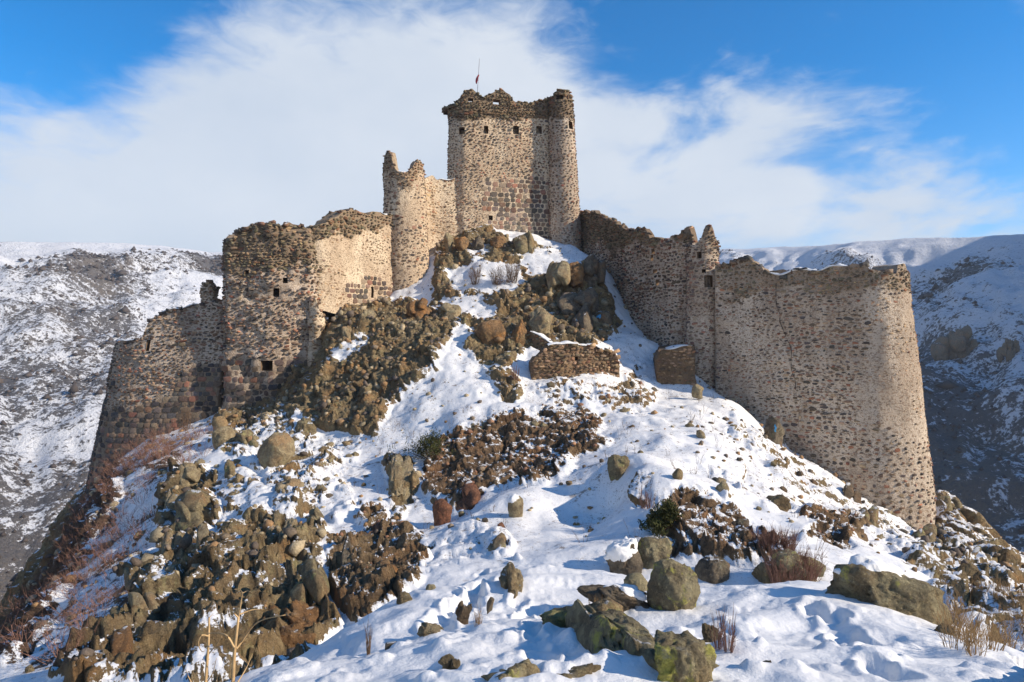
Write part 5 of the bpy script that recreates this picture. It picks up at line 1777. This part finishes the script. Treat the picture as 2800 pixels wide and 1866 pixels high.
B('boulder', 'rusty block at the upper left of the crag', 1242, 1284, 654, 692, 'orange', 160, 4, flush=0.45, depth=42.5)
B('boulder', 'grey block below the keep at upper left of the crag', 1284, 1326, 650, 688, 'dark', 161, 4, flush=0.45, depth=42.8)
B('boulder', 'brown block under the snow dome of the crag', 1340, 1386, 646, 690, 'orange', 162, 4, flush=0.45, depth=42.6)
B('boulder', 'broad brown block right under the snow dome', 1400, 1470, 640, 706, 'olive', 163, 4, flush=0.4, cluster=5, depth=42)
B('rock', 'brown rock at the top edge of the diagonal rock rib', 1110, 1184, 826, 880, 'orange', 164, 4, flush=0.4, cluster=5, depth=36.5, cat='rock')
B('rock', 'pale rock at right end of the diagonal rib', 1204, 1262, 838, 890, 'tan', 165, 4, flush=0.4, cluster=4, depth=35.5, cat='rock')
B('rock', 'pale upright rock below the plastered wall', 980, 1030, 852, 905, 'tan', 166, 4, flush=0.45, depth=36, cat='rock')
B('rock', 'pointed rock under the broken wall edge', 934, 980, 898, 960, 'tan', 167, 4, flush=0.45, depth=35, cat='rock')
B('rock', 'leaf-shaped upright rock at lower left of diagonal rib', 900, 952, 1080, 1150, 'olive', 168, 4, flush=0.45, cat='rock', tilt=-10)
B('rock', 'mossy lump below the small stub wall', 1352, 1420, 966, 1010, 'olive', 169, 4, flush=0.4, cluster=5, depth=29.5, cat='rock')
# left outcrop
LO = 'pale boulders on the left outcrop'
B('boulder', 'round pale boulder touching the dark wall foot', 580, 622, 1137, 1180, 'tan', 170, 4, round_=True)
B('boulder', 'round boulder below the one at the wall foot', 582, 642, 1166, 1226, 'tan', 171, 4, round_=True)
B('boulder', 'split dark boulder in the upper left group', 638, 722, 1166, 1250, 'olive', 172, 4, flush=0.5, cluster=4)
B('boulder', 'egg-shaped tan boulder over a dark cave', 704, 806, 1180, 1278, 'tan', 173, 4, round_=True)
B('boulder', 'tall pointed two-tone boulder at the right of upper left group', 810, 870, 1134, 1228, 'olive', 174, 4, flush=0.5, sharp=40)
B('boulder', 'big tan boulder on the crest of the left outcrop', 490, 574, 1268, 1346, 'tan', 175, 4, flush=0.5, cluster=5)
B('boulder', 'stacked tan boulder on the left outcrop edge', 452, 504, 1342, 1464, 'tan', 176, 4, flush=0.45, cluster=5)
B('boulder', 'broad cracked boulder in the middle of the left outcrop', 482, 594, 1348, 1474, 'olive', 177, 4, flush=0.45, cluster=6)
B('boulder', 'long tan boulder low on the left outcrop', 438, 508, 1462, 1594, 'tan', 178, 4, flush=0.45, cluster=5, tilt=-14)
B('boulder', 'twin-crack boulder right of the long tan one', 534, 608, 1448, 1560, 'tan', 179, 4, flush=0.45, cluster=5)
B('rock', 'leaf-shaped rock standing in the left snow', 614, 652, 1262, 1334, 'olive', 180, 4, flush=0.45, tilt=-22, cat='rock')
B('rock', 'narrow rock below the leaf-shaped one', 634, 662, 1338, 1390, 'olive', 181, 4, flush=0.45, tilt=-25, cat='rock')
B('rock', 'wedge rock in the left snow', 676, 712, 1312, 1358, 'tan', 182, 4, flush=0.45, cat='rock', sharp=40)
B('boulder', 'hollow arch-like boulder on the left snow slope', 742, 834, 1306, 1424, 'tan', 183, 4, flush=0.45, cluster=6)
B('boulder', 'leaning block below the arch-like boulder', 716, 770, 1396, 1480, 'olive', 184, 4, flush=0.4, cluster=4, tilt=-15)
B('boulder', 'knobbly brown rock on snow right of the arch-like boulder', 838, 888, 1392, 1454, 'olive', 185, 4, flush=0.5, cluster=4)
B('boulder', 'upper block of the tall rock pillar at lower left', 760, 842, 1424, 1580, 'tan', 186, 4, flush=0.5, cluster=5, sharp=40, deep=0.7)
B('boulder', 'middle block of the tall rock pillar at lower left', 788, 902, 1548, 1690, 'olive', 187, 4, flush=0.5, cluster=6, sharp=36, tilt=10, depth=12.3)
B('boulder', 'rust stained base block of the tall rock pillar', 716, 888, 1668, 1838, 'orange', 188, 4, flush=0.5, cluster=6, sharp=34, depth=11.2)
B('boulder', 'round rock among snow at lower left', 660, 714, 1484, 1566, 'olive', 189, 4, flush=0.45, cluster=4)
B('rock', 'smooth green stone in a hollow of the lower left rocks', 714, 748, 1600, 1664, 'olive', 190, 4, cat='rock', round_=True)
B('boulder', 'tan rock on the left edge above the brush', 340, 422, 1556, 1640, 'tan', 191, 4, flush=0.45, cluster=4)
B('boulder', 'cracked rock at the outer end of left outcrop', 300, 372, 1650, 1720, 'olive', 192, 4, flush=0.45, cluster=4)
B('boulder', 'broad rusty cliff block at the lower left', 250, 380, 1740, 1880, 'orange', 193, 4, flush=0.4, cluster=6, deep=0.7)
B('boulder', 'low tan rock above the rusty cliff block', 352, 440, 1630, 1712, 'tan', 194, 4, flush=0.45, cluster=4)
B('rock', 'brown block in the lower left jumble', 540, 630, 1640, 1740, 'olive', 195, 4, flush=0.4, cluster=5, cat='rock')
B('rock', 'grey block at the foot of the lower left jumble', 540, 600, 1790, 1850, 'dark', 196, 4, cat='rock')
B('rock', 'brown face under the lower left jumble', 590, 700, 1560, 1640, 'tan', 197, 4, flush=0.4, cluster=6, cat='rock')
# brown outcrop left of the drift
B('boulder', 'tall dark slab in the brown outcrop beside the drift', 932, 1006, 1478, 1680, 'dark', 200, 4, flush=0.4, cluster=5, sharp=40, deep=0.6)
B('boulder', 'rusty slab in front of the dark one beside the drift', 962, 1040, 1560, 1706, 'orange', 201, 4, flush=0.4, cluster=5, sharp=40, tilt=-12, deep=0.6)
B('boulder', 'brown block at the right of the outcrop beside the drift', 1030, 1110, 1530, 1640, 'orange', 202, 4, flush=0.45, cluster=6, sharp=36)
B('rock', 'brown rock on top of the outcrop beside the drift', 1010, 1070, 1430, 1500, 'red', 203, 4, flush=0.45, cluster=4, cat='rock')
# right flank
B('boulder', 'mossy rock clump at the foot of the corner tower', 2478, 2560, 1440, 1510, 'olive', 210, 4, flush=0.4, cluster=7)
B('boulder', 'brown rock behind the corner tower foot', 2556, 2634, 1352, 1452, 'olive', 211, 4, flush=0.45, cluster=6)
B('rock', 'rock with grass at the shaded wall foot', 2300, 2352, 1330, 1400, 'dark', 212, 4, flush=0.4, cluster=4, cat='rock')
B('boulder', 'dark pointed boulder at the foot of the long wall', 2084, 2148, 1136, 1224, 'dark', 213, 4, depth=26.0, sharp=40, paint=(2120, 1170, 5, 13))
B('rock', 'brown rock clump on the bank below the corner tower', 2330, 2404, 1390, 1470, 'olive', 214, 4, flush=0.4, cluster=6, cat='rock')
B('rock', 'upright rock on the right flank', 2600, 2640, 1560, 1640, 'olive', 215, 4, flush=0.4, cluster=4, cat='rock', tilt=-20)
B('rock', 'dark rock low on the right flank', 2690, 2760, 1600, 1680, 'dark', 216, 4, flush=0.4, cat='rock', tilt=-25)
B('rock', 'flat brown rock on the right flank', 2640, 2720, 1500, 1570, 'olive', 217, 4, flush=0.35, cluster=5, cat='rock', tilt=-30)
B('rock', 'pale stone at the top of the right bank', 1890, 1925, 1050, 1082, 'tan', 218, 3, depth=28.4, cat='rock')
print('boulders', time.time() - T0)

# smaller rocks: single ones where they can be told apart, a joined mass for chips
RT1 = [rock_shape(1, 420 + k, nplanes=5, sharp=60, rough=0.04, lo=0.6) for k in range(12)]
RT = [rock_shape(2, 400 + k, nplanes=6, sharp=60, rough=0.03, lo=0.6) for k in range(10)]
RT_ME = {}
MARKS = [('small free-standing wall', 1570, 1000), ('corner tower foot', 2500, 1450), ('low buttress wall', 1845, 1030), ('lone round boulder', 1410, 1385), ('rust-red boulder', 1210, 1395),
         ('red-brown outcrop', 1420, 1230), ('shoulder boulder of the right mound', 1692, 1275), ('right juniper bush', 1818, 1430), ('left juniper bush', 1175, 1230), ('rock pillar', 1097, 1330),
         ('egg-shaped boulder', 755, 1230), ('arch-like boulder', 788, 1365), ('broad cracked boulder', 538, 1410), ('long tan boulder', 473, 1528), ('wedge rock', 694, 1335),
         ('pillar of blocks', 830, 1600), ('dark pointed wall-foot boulder', 2116, 1180), ('brown block on the bank', 2025, 1440), ('largest boulder', 2430, 1600), ('rock with grass at the wall foot', 2326, 1365),
         ('round orange boulder', 1346, 920), ('knobbly brown rock', 862, 1423), ('dark slab of the brown outcrop', 968, 1580), ('small red stone', 1371, 1439), ('snow-hooded boulder', 1700, 1540),
         ('round wall-foot boulder', 600, 1160), ('crag boulders', 1520, 760), ('broken wall edge', 880, 980), ('diagonal rock rib', 1080, 980), ('stone right of the mound', 1853, 1296), ('brown rock clump', 2367, 1430)]


def scatter_rocks():
    g = np.random.default_rng(99)
    u = CU + F * HP[:, 0] / np.maximum(HP[:, 1], 0.5)
    v = CV - F * HP[:, 2] / np.maximum(HP[:, 1], 0.5)
    d = np.hypot(HP[:, 0], HP[:, 1])
    inv = (u > -60) & (u < 2860) & (v < 1900) & (v > 560) & (d > 9) & (d < 44)
    # not inside the castle
    dens = np.clip(HRK - 0.12, 0, 1) * 0.7 + 0.12 * (HRK <= 0.12) * (d > 14) + 0.35 * HBR * (HRK < 0.3)
    under = (u > 1900) & (u < 2560) & (v > 1120) & (d > 14)
    dens = np.where(under, np.maximum(dens, 0.28), dens)
    gully = (u > 1550) & (u < 1780) & (v > 1250) & (v < 1470)
    dens = np.where(gully, np.maximum(dens, 0.22), dens)
    # a vertex stands for an area that grows with distance
    area = d * d
    wgt = np.where(inv, dens * area, 0)
    wgt /= wgt.sum()
    idx = g.choice(len(HP), 4200, replace=False, p=wgt)
    size = np.exp(g.normal(math.log(0.085), 0.5, len(idx)))
    size = np.clip(size, 0.025, 0.24) * np.where(HRK[idx] > 0.4, 1.0, 0.75)
    size = np.where(d[idx] < 16, size * 0.6, size)
    size = np.where(HSO[idx] > 0.4, size * 0.6, size)
    # singles: the largest in the picture that lie clear on snow
    app = size / d[idx]
    onsnow = HROCK[idx] < 0.42
    order = np.argsort(-app * np.where(onsnow, 1.0, 0.0))
    singles = set(order[:90].tolist())
    Vs, Fs, Cs, cnt = [], [], [], 0
    cols = np.array([(0.19, 0.155, 0.10), (0.13, 0.10, 0.07), (0.24, 0.19, 0.12), (0.20, 0.12, 0.06), (0.09, 0.07, 0.055)]) * 1.5
    red = np.array([(0.21, 0.115, 0.065), (0.15, 0.08, 0.05), (0.18, 0.13, 0.085)]) * 1.5
    used_lab = {}
    groups = {
        'wall': ('small rock lying on the snow bank under the right-hand wall', 'rocks on the bank under the right-hand wall'),
        'left': ('small rock lying in the snow of the left slope', 'rocks in the snow of the left slope'),
        'mid': ('small rock lying in the snow of the middle slope', 'rocks in the snow of the middle slope'),
        'gully': ('small dark rock lying in the shaded gully snow', 'rocks in the shaded gully'),
    }
    mats = ['tan', 'olive', 'dark']
    singles_done = []
    for k, i in enumerate(idx):
        P, Fc = RT1[g.integers(0, len(RT1))]
        sc = size[k] * np.array([g.uniform(0.7, 1.3), g.uniform(0.7, 1.2), g.uniform(0.55, 1.25)])
        rot = np.array(Matrix.Rotation(g.uniform(0, 6.3), 3, 'Z') @ Matrix.Rotation(g.normal(0, 0.4), 3, 'X'))
        c = HP[i] + HN[i] * size[k] * g.uniform(-0.15, 0.35)
        if k in singles:
            t = int(g.integers(0, len(RT)))
            mt = mats[int(g.integers(0, 3))]
            if (t, mt) not in RT_ME:
                me = tri_mesh('loose_rock', RT[t][0], RT[t][1], smooth=True)
                me.materials.append(RK[mt])
                RT_ME[(t, mt)] = me
            o = bpy.data.objects.new('loose_rock', RT_ME[(t, mt)])
            m3 = rot @ np.diag(sc)
            o.matrix_basis = Matrix(((m3[0, 0], m3[0, 1], m3[0, 2], c[0]), (m3[1, 0], m3[1, 1], m3[1, 2], c[1]), (m3[2, 0], m3[2, 1], m3[2, 2], c[2]), (0, 0, 0, 1)))
            COL.objects.link(o)
            key = 'gully' if gully[i] else ('wall' if under[i] or u[i] > 1850 else ('left' if u[i] < 1000 else 'mid'))
            singles_done.append((o, u[i], v[i], mt, key))
            continue
        Vs.append((P * sc) @ rot.T + c)
        Fs.append(Fc + cnt)
        cnt += len(P)
        pc = red if g.uniform() < HSO[i] else cols
        Cs.append(np.repeat(pc[g.integers(0, len(pc))][None] * g.uniform(0.7, 1.3), len(P), 0))
    # each one is told apart by its neighbour, the side it lies on and how near it is
    near_by = {}
    for rec in singles_done:
        o, uu, vv, mt, key = rec
        lm = min(MARKS, key=lambda m: (m[1] - uu) ** 2 + (m[2] - vv) ** 2)
        dx, dy = uu - lm[1], vv - lm[2]
        side = ('right of' if dx > 0 else 'left of') if abs(dx) > abs(dy) else ('below' if dy > 0 else 'above')
        near_by.setdefault((lm[0], side), []).append((dx * dx + dy * dy, rec))
    words = ['nearest', 'second nearest', 'third nearest', 'fourth nearest', 'fifth nearest', 'sixth nearest', 'seventh nearest', 'eighth nearest', 'ninth nearest', 'tenth nearest', 'eleventh nearest', 'twelfth nearest', 'thirteenth nearest', 'fourteenth nearest', 'fifteenth nearest', 'sixteenth nearest', 'seventeenth nearest', 'eighteenth nearest', 'nineteenth nearest', 'twentieth nearest']
    for (lm, side), lst in near_by.items():
        lst.sort(key=lambda e: e[0])
        for r_, (_, (o, uu, vv, mt, key)) in enumerate(lst):
            w_ = words[min(r_, len(words) - 1)]
            tone = {'tan': 'tan', 'olive': 'olive brown', 'dark': 'dark'}[mt]
            tag(o, f'small {tone} rock, {w_} {side} the {lm}', 'rock', groups[key][1])
    me = tri_mesh('rock_debris', np.concatenate(Vs), np.concatenate(Fs), smooth=False)
    cattr(me, 'col', np.concatenate(Cs))
    o = link('rock_debris', me, None, [MT_STUFF])
    tag(o, 'broken brown rock chips strewn over the outcrops and slopes', 'rock debris', kind='stuff')


scatter_rocks()
print('debris', time.time() - T0)

# ---------------------------------------------------------------- plants
MT_TWIG = mat_plain('reddish_twig', (0.25, 0.135, 0.095), 0.9)
MT_TWIG_B = mat_plain('brown_twig', (0.15, 0.095, 0.06), 0.9)
MT_STALK = mat_plain('dry_stalk', (0.50, 0.33, 0.16), 0.8, 0.25)
MT_GRASS = mat_plain('dry_grass', (0.33, 0.21, 0.10), 0.9)
MT_JUN = mat_plain('juniper_green', (0.055, 0.058, 0.018), 0.9, 0.5, 6.0)
MT_SHRUB_FAR = mat_plain('far_scrub', (0.085, 0.068, 0.060), 0.95, 0.35, 0.05)


def twigs(mb, base, n, h, spread, g, r=0.006, bend=0.3, k=3):
    for _ in range(n):
        a = g.uniform(0, 2 * math.pi)
        sp = spread * math.sqrt(g.uniform(0, 1))
        b = np.array(base) + np.array([math.cos(a), math.sin(a), 0]) * sp * 0.35
        tip = np.array(base) + np.array([math.cos(a) * sp, math.sin(a) * sp, h * g.uniform(0.55, 1.1)])
        mid = (b + tip) / 2 + g.normal(0, bend * spread * 0.35, 3)
        mb.tube([b, mid, tip], [r, r * 0.7, r * 0.25], k, False)
        # side shoots
        for _s in range(2):
            t = g.uniform(0.35, 0.9)
            q = b + (tip - b) * t
            e = q + (tip - b) * 0.35 + g.normal(0, spread * 0.22, 3)
            mb.tube([q, e], [r * 0.6, r * 0.2], k, False)


def bush(name, label, u, v, w, h, n, mat, seed, depth=None, r=0.010, cat='bush', group=None):
    g = np.random.default_rng(seed)
    d = depth or ground_hit(u, v)
    p = at(u, v, d)
    mb = MB()
    sp = w / F * d / 2
    for _ in range(max(1, n // 22)):
        ox = g.uniform(-0.7, 0.7) * sp
        oy = g.uniform(-0.5, 0.5) * sp
        zz = float(hill(p[0] + ox, p[1] + oy)[0]) - p[2]
        twigs(mb, (ox, oy, zz), 22, h / F * d, sp * 0.5, g, r)
    o = link(name, mb.mesh(name), None, [mat], p)
    tag(o, label, cat, group)
    return o


bush('bare_bush', 'pale leafless bush against the dark left wall', 500, 1190, 90, 70, 60, MT_TWIG_B, 1, r=0.008)
bush('bare_bush', 'leafless shrub on the snow ledge of the crag', 1380, 772, 110, 50, 110, MT_TWIG_B, 2, r=0.012)
bush('bare_bush', 'second leafless shrub on the crag ledge', 1325, 765, 80, 40, 66, MT_TWIG_B, 3, r=0.010)
bush('bare_bush', 'dense reddish shrub patch behind the lichen boulders', 2170, 1545, 150, 70, 400, MT_TWIG, 4, r=0.006, depth=10.5)
bush('bare_bush', 'reddish shrub higher on the bank behind the boulders', 2120, 1500, 110, 60, 260, MT_TWIG, 5, r=0.006, depth=11.5)
bush('bare_bush', 'thin red twigs beside the yellow-lichen rock at the lower edge', 1985, 1850, 110, 110, 44, MT_TWIG, 6, depth=4.0, r=0.0028)
bush('bare_bush', 'reddish scrub by the small free-standing wall', 1405, 1060, 50, 50, 44, MT_TWIG, 7, r=0.010)
bush('bare_bush', 'dry scrub below the dark mound boulder', 1770, 1400, 70, 60, 44, MT_TWIG, 8, r=0.006)
bush('grass_tuft', 'dry brown grass tuft behind the rock rib', 1620, 1690, 80, 70, 66, MT_GRASS, 9, depth=5.2, r=0.003, cat='grass tuft')
bush('grass_tuft', 'thin dry grass stems on the left drift', 1290, 1730, 60, 60, 22, MT_GRASS, 10, r=0.0025, cat='grass tuft')
bush('grass_tuft', 'dry stems at the left end of the drift', 1020, 1800, 50, 90, 22, MT_TWIG_B, 11, r=0.0022, cat='grass tuft')


def juniper(label, u, v, w, h, seed):
    g = np.random.default_rng(seed)
    d = ground_hit(u, v)
    p = at(u, v, d)
    sw, sh = w / F * d, h / F * d
    root = empty('juniper_bush', p)
    tag(root, label, 'bush')
    mb = MB()
    stem = MB()
    for _ in range(46):
        c = np.array([g.normal(0, 0.26) * sw, g.normal(0, 0.24) * sw, sh * (0.25 + 0.65 * g.uniform())])
        c[2] *= max(0.3, 1 - 1.3 * abs(c[0]) / sw)
        stem.tube([(c[0] * 0.2, c[1] * 0.2, 0), c], [0.012, 0.004], 3, False)
        for _k in range(46):
            q = c + g.normal(0, 0.075, 3) * sw
            dr = g.normal(0, 1, 3) + np.array([0, 0, 0.8])
            dr /= np.linalg.norm(dr)
            s1 = np.cross(dr, g.normal(0, 1, 3))
            s1 /= np.linalg.norm(s1)
            ln = g.uniform(0.05, 0.11)
            mb.poly([q - s1 * 0.012, q + s1 * 0.012, q + dr * ln + s1 * 0.008, q + dr * ln - s1 * 0.008])
    link('crown', mb.mesh('crown'), root, [MT_JUN])
    link('trunk', stem.mesh('trunk'), root, [MT_TWIG_B])


juniper('low green juniper bush on the snow left of the red-brown outcrop', 1175, 1256, 120, 85, 21)
juniper('low green juniper bush on the right mound of bare earth', 1818, 1462, 90, 105, 22)


def stalk(label, u, v, d, segs, seed):
    """tall dead plant: polylines in pixels at one distance, with some depth"""
    g = np.random.default_rng(seed)
    p = at(u, v, d)
    root = empty('dead_stalk', p)
    tag(root, label, 'plant', 'tall dead stalks at the lower edge')
    for si, (pts, r0, r1, nm) in enumerate(segs):
        mb = MB()
        n = len(pts)
        P = []
        ph = g.uniform(0, 6)
        for k, (a, b) in enumerate(pts):
            q = at(a, b, d + 0.10 * math.sin(ph + k * 0.9) * (si > 0)) - p
            P.append(q)
        P = curve(P, 5) if n > 2 else np.array(P)
        rad = np.linspace(r0, r1, len(P))
        mb.tube(P, rad, 6)
        link(nm, mb.mesh(nm, True), root, [MT_STALK])
    return root


stalk('tall forked dead stalk, the right of two at the lower left', 636, 1890, 4.4, [
    ([(636, 1890), (640, 1800), (646, 1740), (652, 1690)], 0.015, 0.009, 'stem'),
    ([(646, 1775), (662, 1755), (690, 1715), (720, 1695), (780, 1682)], 0.008, 0.003, 'branch'),
    ([(640, 1770), (622, 1740), (600, 1732), (570, 1732)], 0.007, 0.003, 'branch'),
    ([(652, 1690), (660, 1640), (664, 1620)], 0.007, 0.003, 'branch'),
    ([(652, 1690), (640, 1678), (628, 1672)], 0.006, 0.002, 'branch'),
    ([(656, 1680), (690, 1668), (720, 1668)], 0.006, 0.002, 'branch'),
    ([(664, 1622), (654, 1612), (640, 1612)], 0.003, 0.001, 'twig'),
    ([(664, 1622), (678, 1616), (690, 1622)], 0.003, 0.001, 'twig'),
    ([(650, 1866), (672, 1830), (690, 1790)], 0.005, 0.002, 'branch')], 31)
stalk('tall dead stalk with hooked twigs, the left of two at the lower left', 560, 1890, 4.8, [
    ([(560, 1890), (565, 1830), (570, 1760), (572, 1690)], 0.014, 0.007, 'stem'),
    ([(570, 1740), (552, 1738), (542, 1760), (552, 1782), (560, 1780)], 0.006, 0.002, 'branch'),
    ([(570, 1790), (590, 1765), (606, 1740)], 0.005, 0.002, 'branch'),
    ([(566, 1866), (582, 1840), (592, 1800)], 0.005, 0.002, 'branch'),
    ([(530, 1880), (515, 1850), (508, 1830)], 0.005, 0.002, 'branch'),
    ([(572, 1690), (566, 1684), (560, 1686)], 0.003, 0.001, 'twig'),
    ([(572, 1690), (580, 1682), (586, 1684)], 0.003, 0.001, 'twig')], 32)
# a stick lying on the snow at the right
d = ground_hit(2535, 1782)
mb = MB()
pp = [at(2508, 1770, d + .03), at(2535, 1777, d), at(2560, 1788, d - .02)]
c0 = pp[1]
mb.tube([p - c0 + np.array([0, 0, 0.015]) for p in pp], [0.022, 0.02, 0.014], 6)
o = link('stick', mb.mesh('stick', True), None, [MT_TWIG_B], c0)
tag(o, 'short dead stick lying on the right-hand snow field', 'stick')


def brush_mass():
    """the reddish thicket on the left slope, dry grass elsewhere"""
    g = np.random.default_rng(77)
    u = CU + F * HP[:, 0] / np.maximum(HP[:, 1], 0.5)
    v = CV - F * HP[:, 2] / np.maximum(HP[:, 1], 0.5)
    d = np.hypot(HP[:, 0], HP[:, 1])
    for nm, lab, cat, mat, wgt, n, hh, sp, r in [
        ('brush', 'reddish leafless thicket covering the left slope below the wall', 'brush', MT_TWIG, HBR * (u < 1000) * d * d * (v < 1880), 400, 0.50, 0.62, 0.007),
        ('dry_grass', 'dry brown grass on the right flank below the drift', 'grass', MT_GRASS, ((u > 2560) & (u < 2850) & (v > 1600) & (v < 1800) & (d < 16) & (d > 5)) * 1.0 * d, 150, 0.22, 0.12, 0.003),
        ('dry_stems', 'sparse dry stems sticking out of the snow slopes', 'dry stems', MT_TWIG_B, ((u > 900) & (u < 2400) & (v > 1000) & (v < 1540) & (d > 11) & (HRK < 0.3)) * d * d, 330, 0.34, 0.22, 0.0045),
    ]:
        w = np.where(wgt > 0, wgt, 0).astype(float)
        w /= w.sum()
        idx = g.choice(len(HP), n, replace=False, p=w)
        mb = MB()
        for i in idx:
            s = g.uniform(0.6, 1.3)
            twigs(mb, HP[i] - np.array([0, 0, 0.03]), 14 if nm == 'brush' else (9 if nm == 'dry_grass' else 4), hh * s, sp * s, g, r)
        o = link(nm, mb.mesh(nm), None, [mat])
        tag(o, lab, cat, kind='stuff')


brush_mass()
print('plants', time.time() - T0)


def far_scrub():
    g = np.random.default_rng(55)
    dist = np.hypot(VP[:, 0], VP[:, 1])
    m = (np.abs(VAZ) < 0.95) & (VT > 0.02) & (VT < 0.985) & (dist < 640)
    n1 = fbm(VP * 0.05, 3, 93)
    w = np.where(m, np.clip(VVEG_SHADE - 0.34 + 0.25 * n1, 0, 1) ** 1.5 * dist, 0)
    w /= w.sum()
    idx = g.choice(len(VP), 15000, p=w)
    V, L = [], []
    a = g.uniform(0, 2 * math.pi, len(idx))
    base = VP[idx] + np.stack([g.normal(0, 2.0, len(idx)), g.normal(0, 2.0, len(idx)), np.zeros(len(idx))], 1)
    zz, _ = valley_h(base[:, 0], base[:, 1])
    base[:, 2] = zz - 0.2
    P2 = np.array([(1, 0, 0), (-0.5, 0.87, 0), (-0.5, -0.87, 0), (0.1, 0.1, 1.2), (-0.1, 0, -0.4)])
    F2 = np.array([(0, 1, 3), (1, 2, 3), (2, 0, 3), (1, 0, 4), (2, 1, 4), (0, 2, 4)])
    allV, allF = [], []
    for k in range(len(idx)):
        s = math.exp(g.normal(-0.75, 0.45)) * (0.6 + dist[idx[k]] / 500)
        pv = P2 * g.uniform(0.45, 1.25, (len(P2), 1)) * np.array([1.3, 1.3, 1.0]) * s
        allV.append(pv + base[k] + np.array([0, 0, 0.4 * s]))
        allF.append(F2[::1] + k * len(P2))
    me = tri_mesh('far_scrub', np.concatenate(allV), np.concatenate(allF), smooth=False)
    o = link('far_scrub', me, None, [MT_SHRUB_FAR])
    tag(o, 'dark leafless scrub dotting the far snowy slopes', 'scrub', kind='stuff')


far_scrub()


# crags standing out of the right-hand valley side
def far_crag(label, u0, u1, v0, v1, d, seed):
    g = np.random.default_rng(seed)
    w, h = (u1 - u0) / F * d, (v1 - v0) / F * d
    Vs, Fs, n = [], [], 0
    for k in range(26):
        P, Fc = rock_shape(3, seed * 10 + k, sharp=50)
        x = g.uniform(-0.42, 0.42)
        s = g.uniform(0.10, 0.26)
        top = 1 - 1.3 * abs(x)
        V = P * np.array([w * s * 0.6, w * s * 0.8, h * s * 1.3]) + np.array([x * w, g.uniform(-0.1, 0.3) * w + x * x * w, h * (top * g.uniform(0.1, 0.9) - 0.35)])
        Vs.append(V)
        Fs.append(Fc + n)
        n += len(V)
    q = at((u0 + u1) / 2, (v0 + v1) / 2, d)
    o = link('crag', tri_mesh('crag', np.concatenate(Vs), np.concatenate(Fs), False), None, [RK['dark']], q)
    tag(o, label, 'crag')


def valley_hit(u, v):
    d = np.linspace(60, 700, 900)
    z, _ = valley_h((u - CU) / F * d, d)
    g = z - (CV - v) / F * d
    k = np.argmax(g > 0)
    return d[k]


far_crag('large dark crag on the valley side right of the tower', 2580, 2690, 905, 1000, valley_hit(2630, 985), 301)
far_crag('small pointed crag at the right edge on the valley side', 2745, 2790, 930, 990, valley_hit(2765, 985), 302)

# ---------------------------------------------------------------- flag on the keep
base = at(1304, 262, 48.5)
top = at(1311, 161, 48.5)
pole = empty('flagpole', base)
tag(pole, 'thin metal flagpole on top of the keep', 'flagpole')
mb = MB()
mb.tube([np.zeros(3) - np.array([0, 0, 0.6]), top - base], [0.035, 0.02], 8)
link('pole', mb.mesh('pole', True), pole, [mat_plain('grey_metal', (0.32, 0.33, 0.36), 0.5)])
mb = MB()
nu, nv_ = 7, 12
for i in range(nv_ + 1):
    for j in range(nu + 1):
        q = at(1309.5 - (i / nv_) * 6.0 - 0.5, 205 + 25 * i / nv_, 48.5) - base
        wdt = (0.04 + 0.14 * math.sin(math.pi * min(1, i / nv_ * 0.85 + 0.1)))
        x = (j / nu - 1.0) * wdt
        mb.V.append((q[0] + x + 0.03, q[1] + 0.07 * math.sin(j * 1.9 + i * 0.3), q[2]))
for i in range(nv_):
    for j in range(nu):
        b0 = i * (nu + 1) + j
        mb.L += [b0, b0 + 1, b0 + nu + 2, b0 + nu + 1]
        mb.C.append(4)
fl = link('flag', mb.mesh('flag', True), pole, [mat_plain('red_cloth', (0.33, 0.04, 0.06), 0.8, 0.2, 8)])
fl['label'] = 'limp red flag hanging from the pole'
sm = fl.modifiers.new('thick', 'SOLIDIFY')
sm.thickness = 0.012
print('done', time.time() - T0)

# ---------------------------------------------------------------- the air
def haze(density):
    zmin = min(float(VP[:, 2].min()), float(HP[:, 2].min())) - 1.5
    zmax = max(float(VP[:, 2].max()), 30.0) + 3.0
    s = 1560.0
    V = [(x, y, z) for z in (zmin, zmax) for x, y in ((-s, -s), (s, -s), (s, s), (-s, s))]
    Fq = [(0, 3, 2, 1), (4, 5, 6, 7), (0, 1, 5, 4), (1, 2, 6, 5), (2, 3, 7, 6), (3, 0, 4, 7)]
    me = mesh_np('haze', np.array(V), np.array(Fq).ravel(), [4] * 6)
    m = bpy.data.materials.new('haze')
    m.use_nodes = True
    m.node_tree.nodes.clear()
    N = nodes_of(m.node_tree)
    v = N('ShaderNodeVolumePrincipled', {'Color': (0.72, 0.84, 1.0, 1.0), 'Density': density, 'Anisotropy': 0.1})
    N('ShaderNodeOutputMaterial', {'Volume': v.outputs[0]})
    o = link('haze', me, None, [m])
    tag(o, 'thin pale winter haze filling the valley', 'haze', kind='stuff')


haze(0.00032)
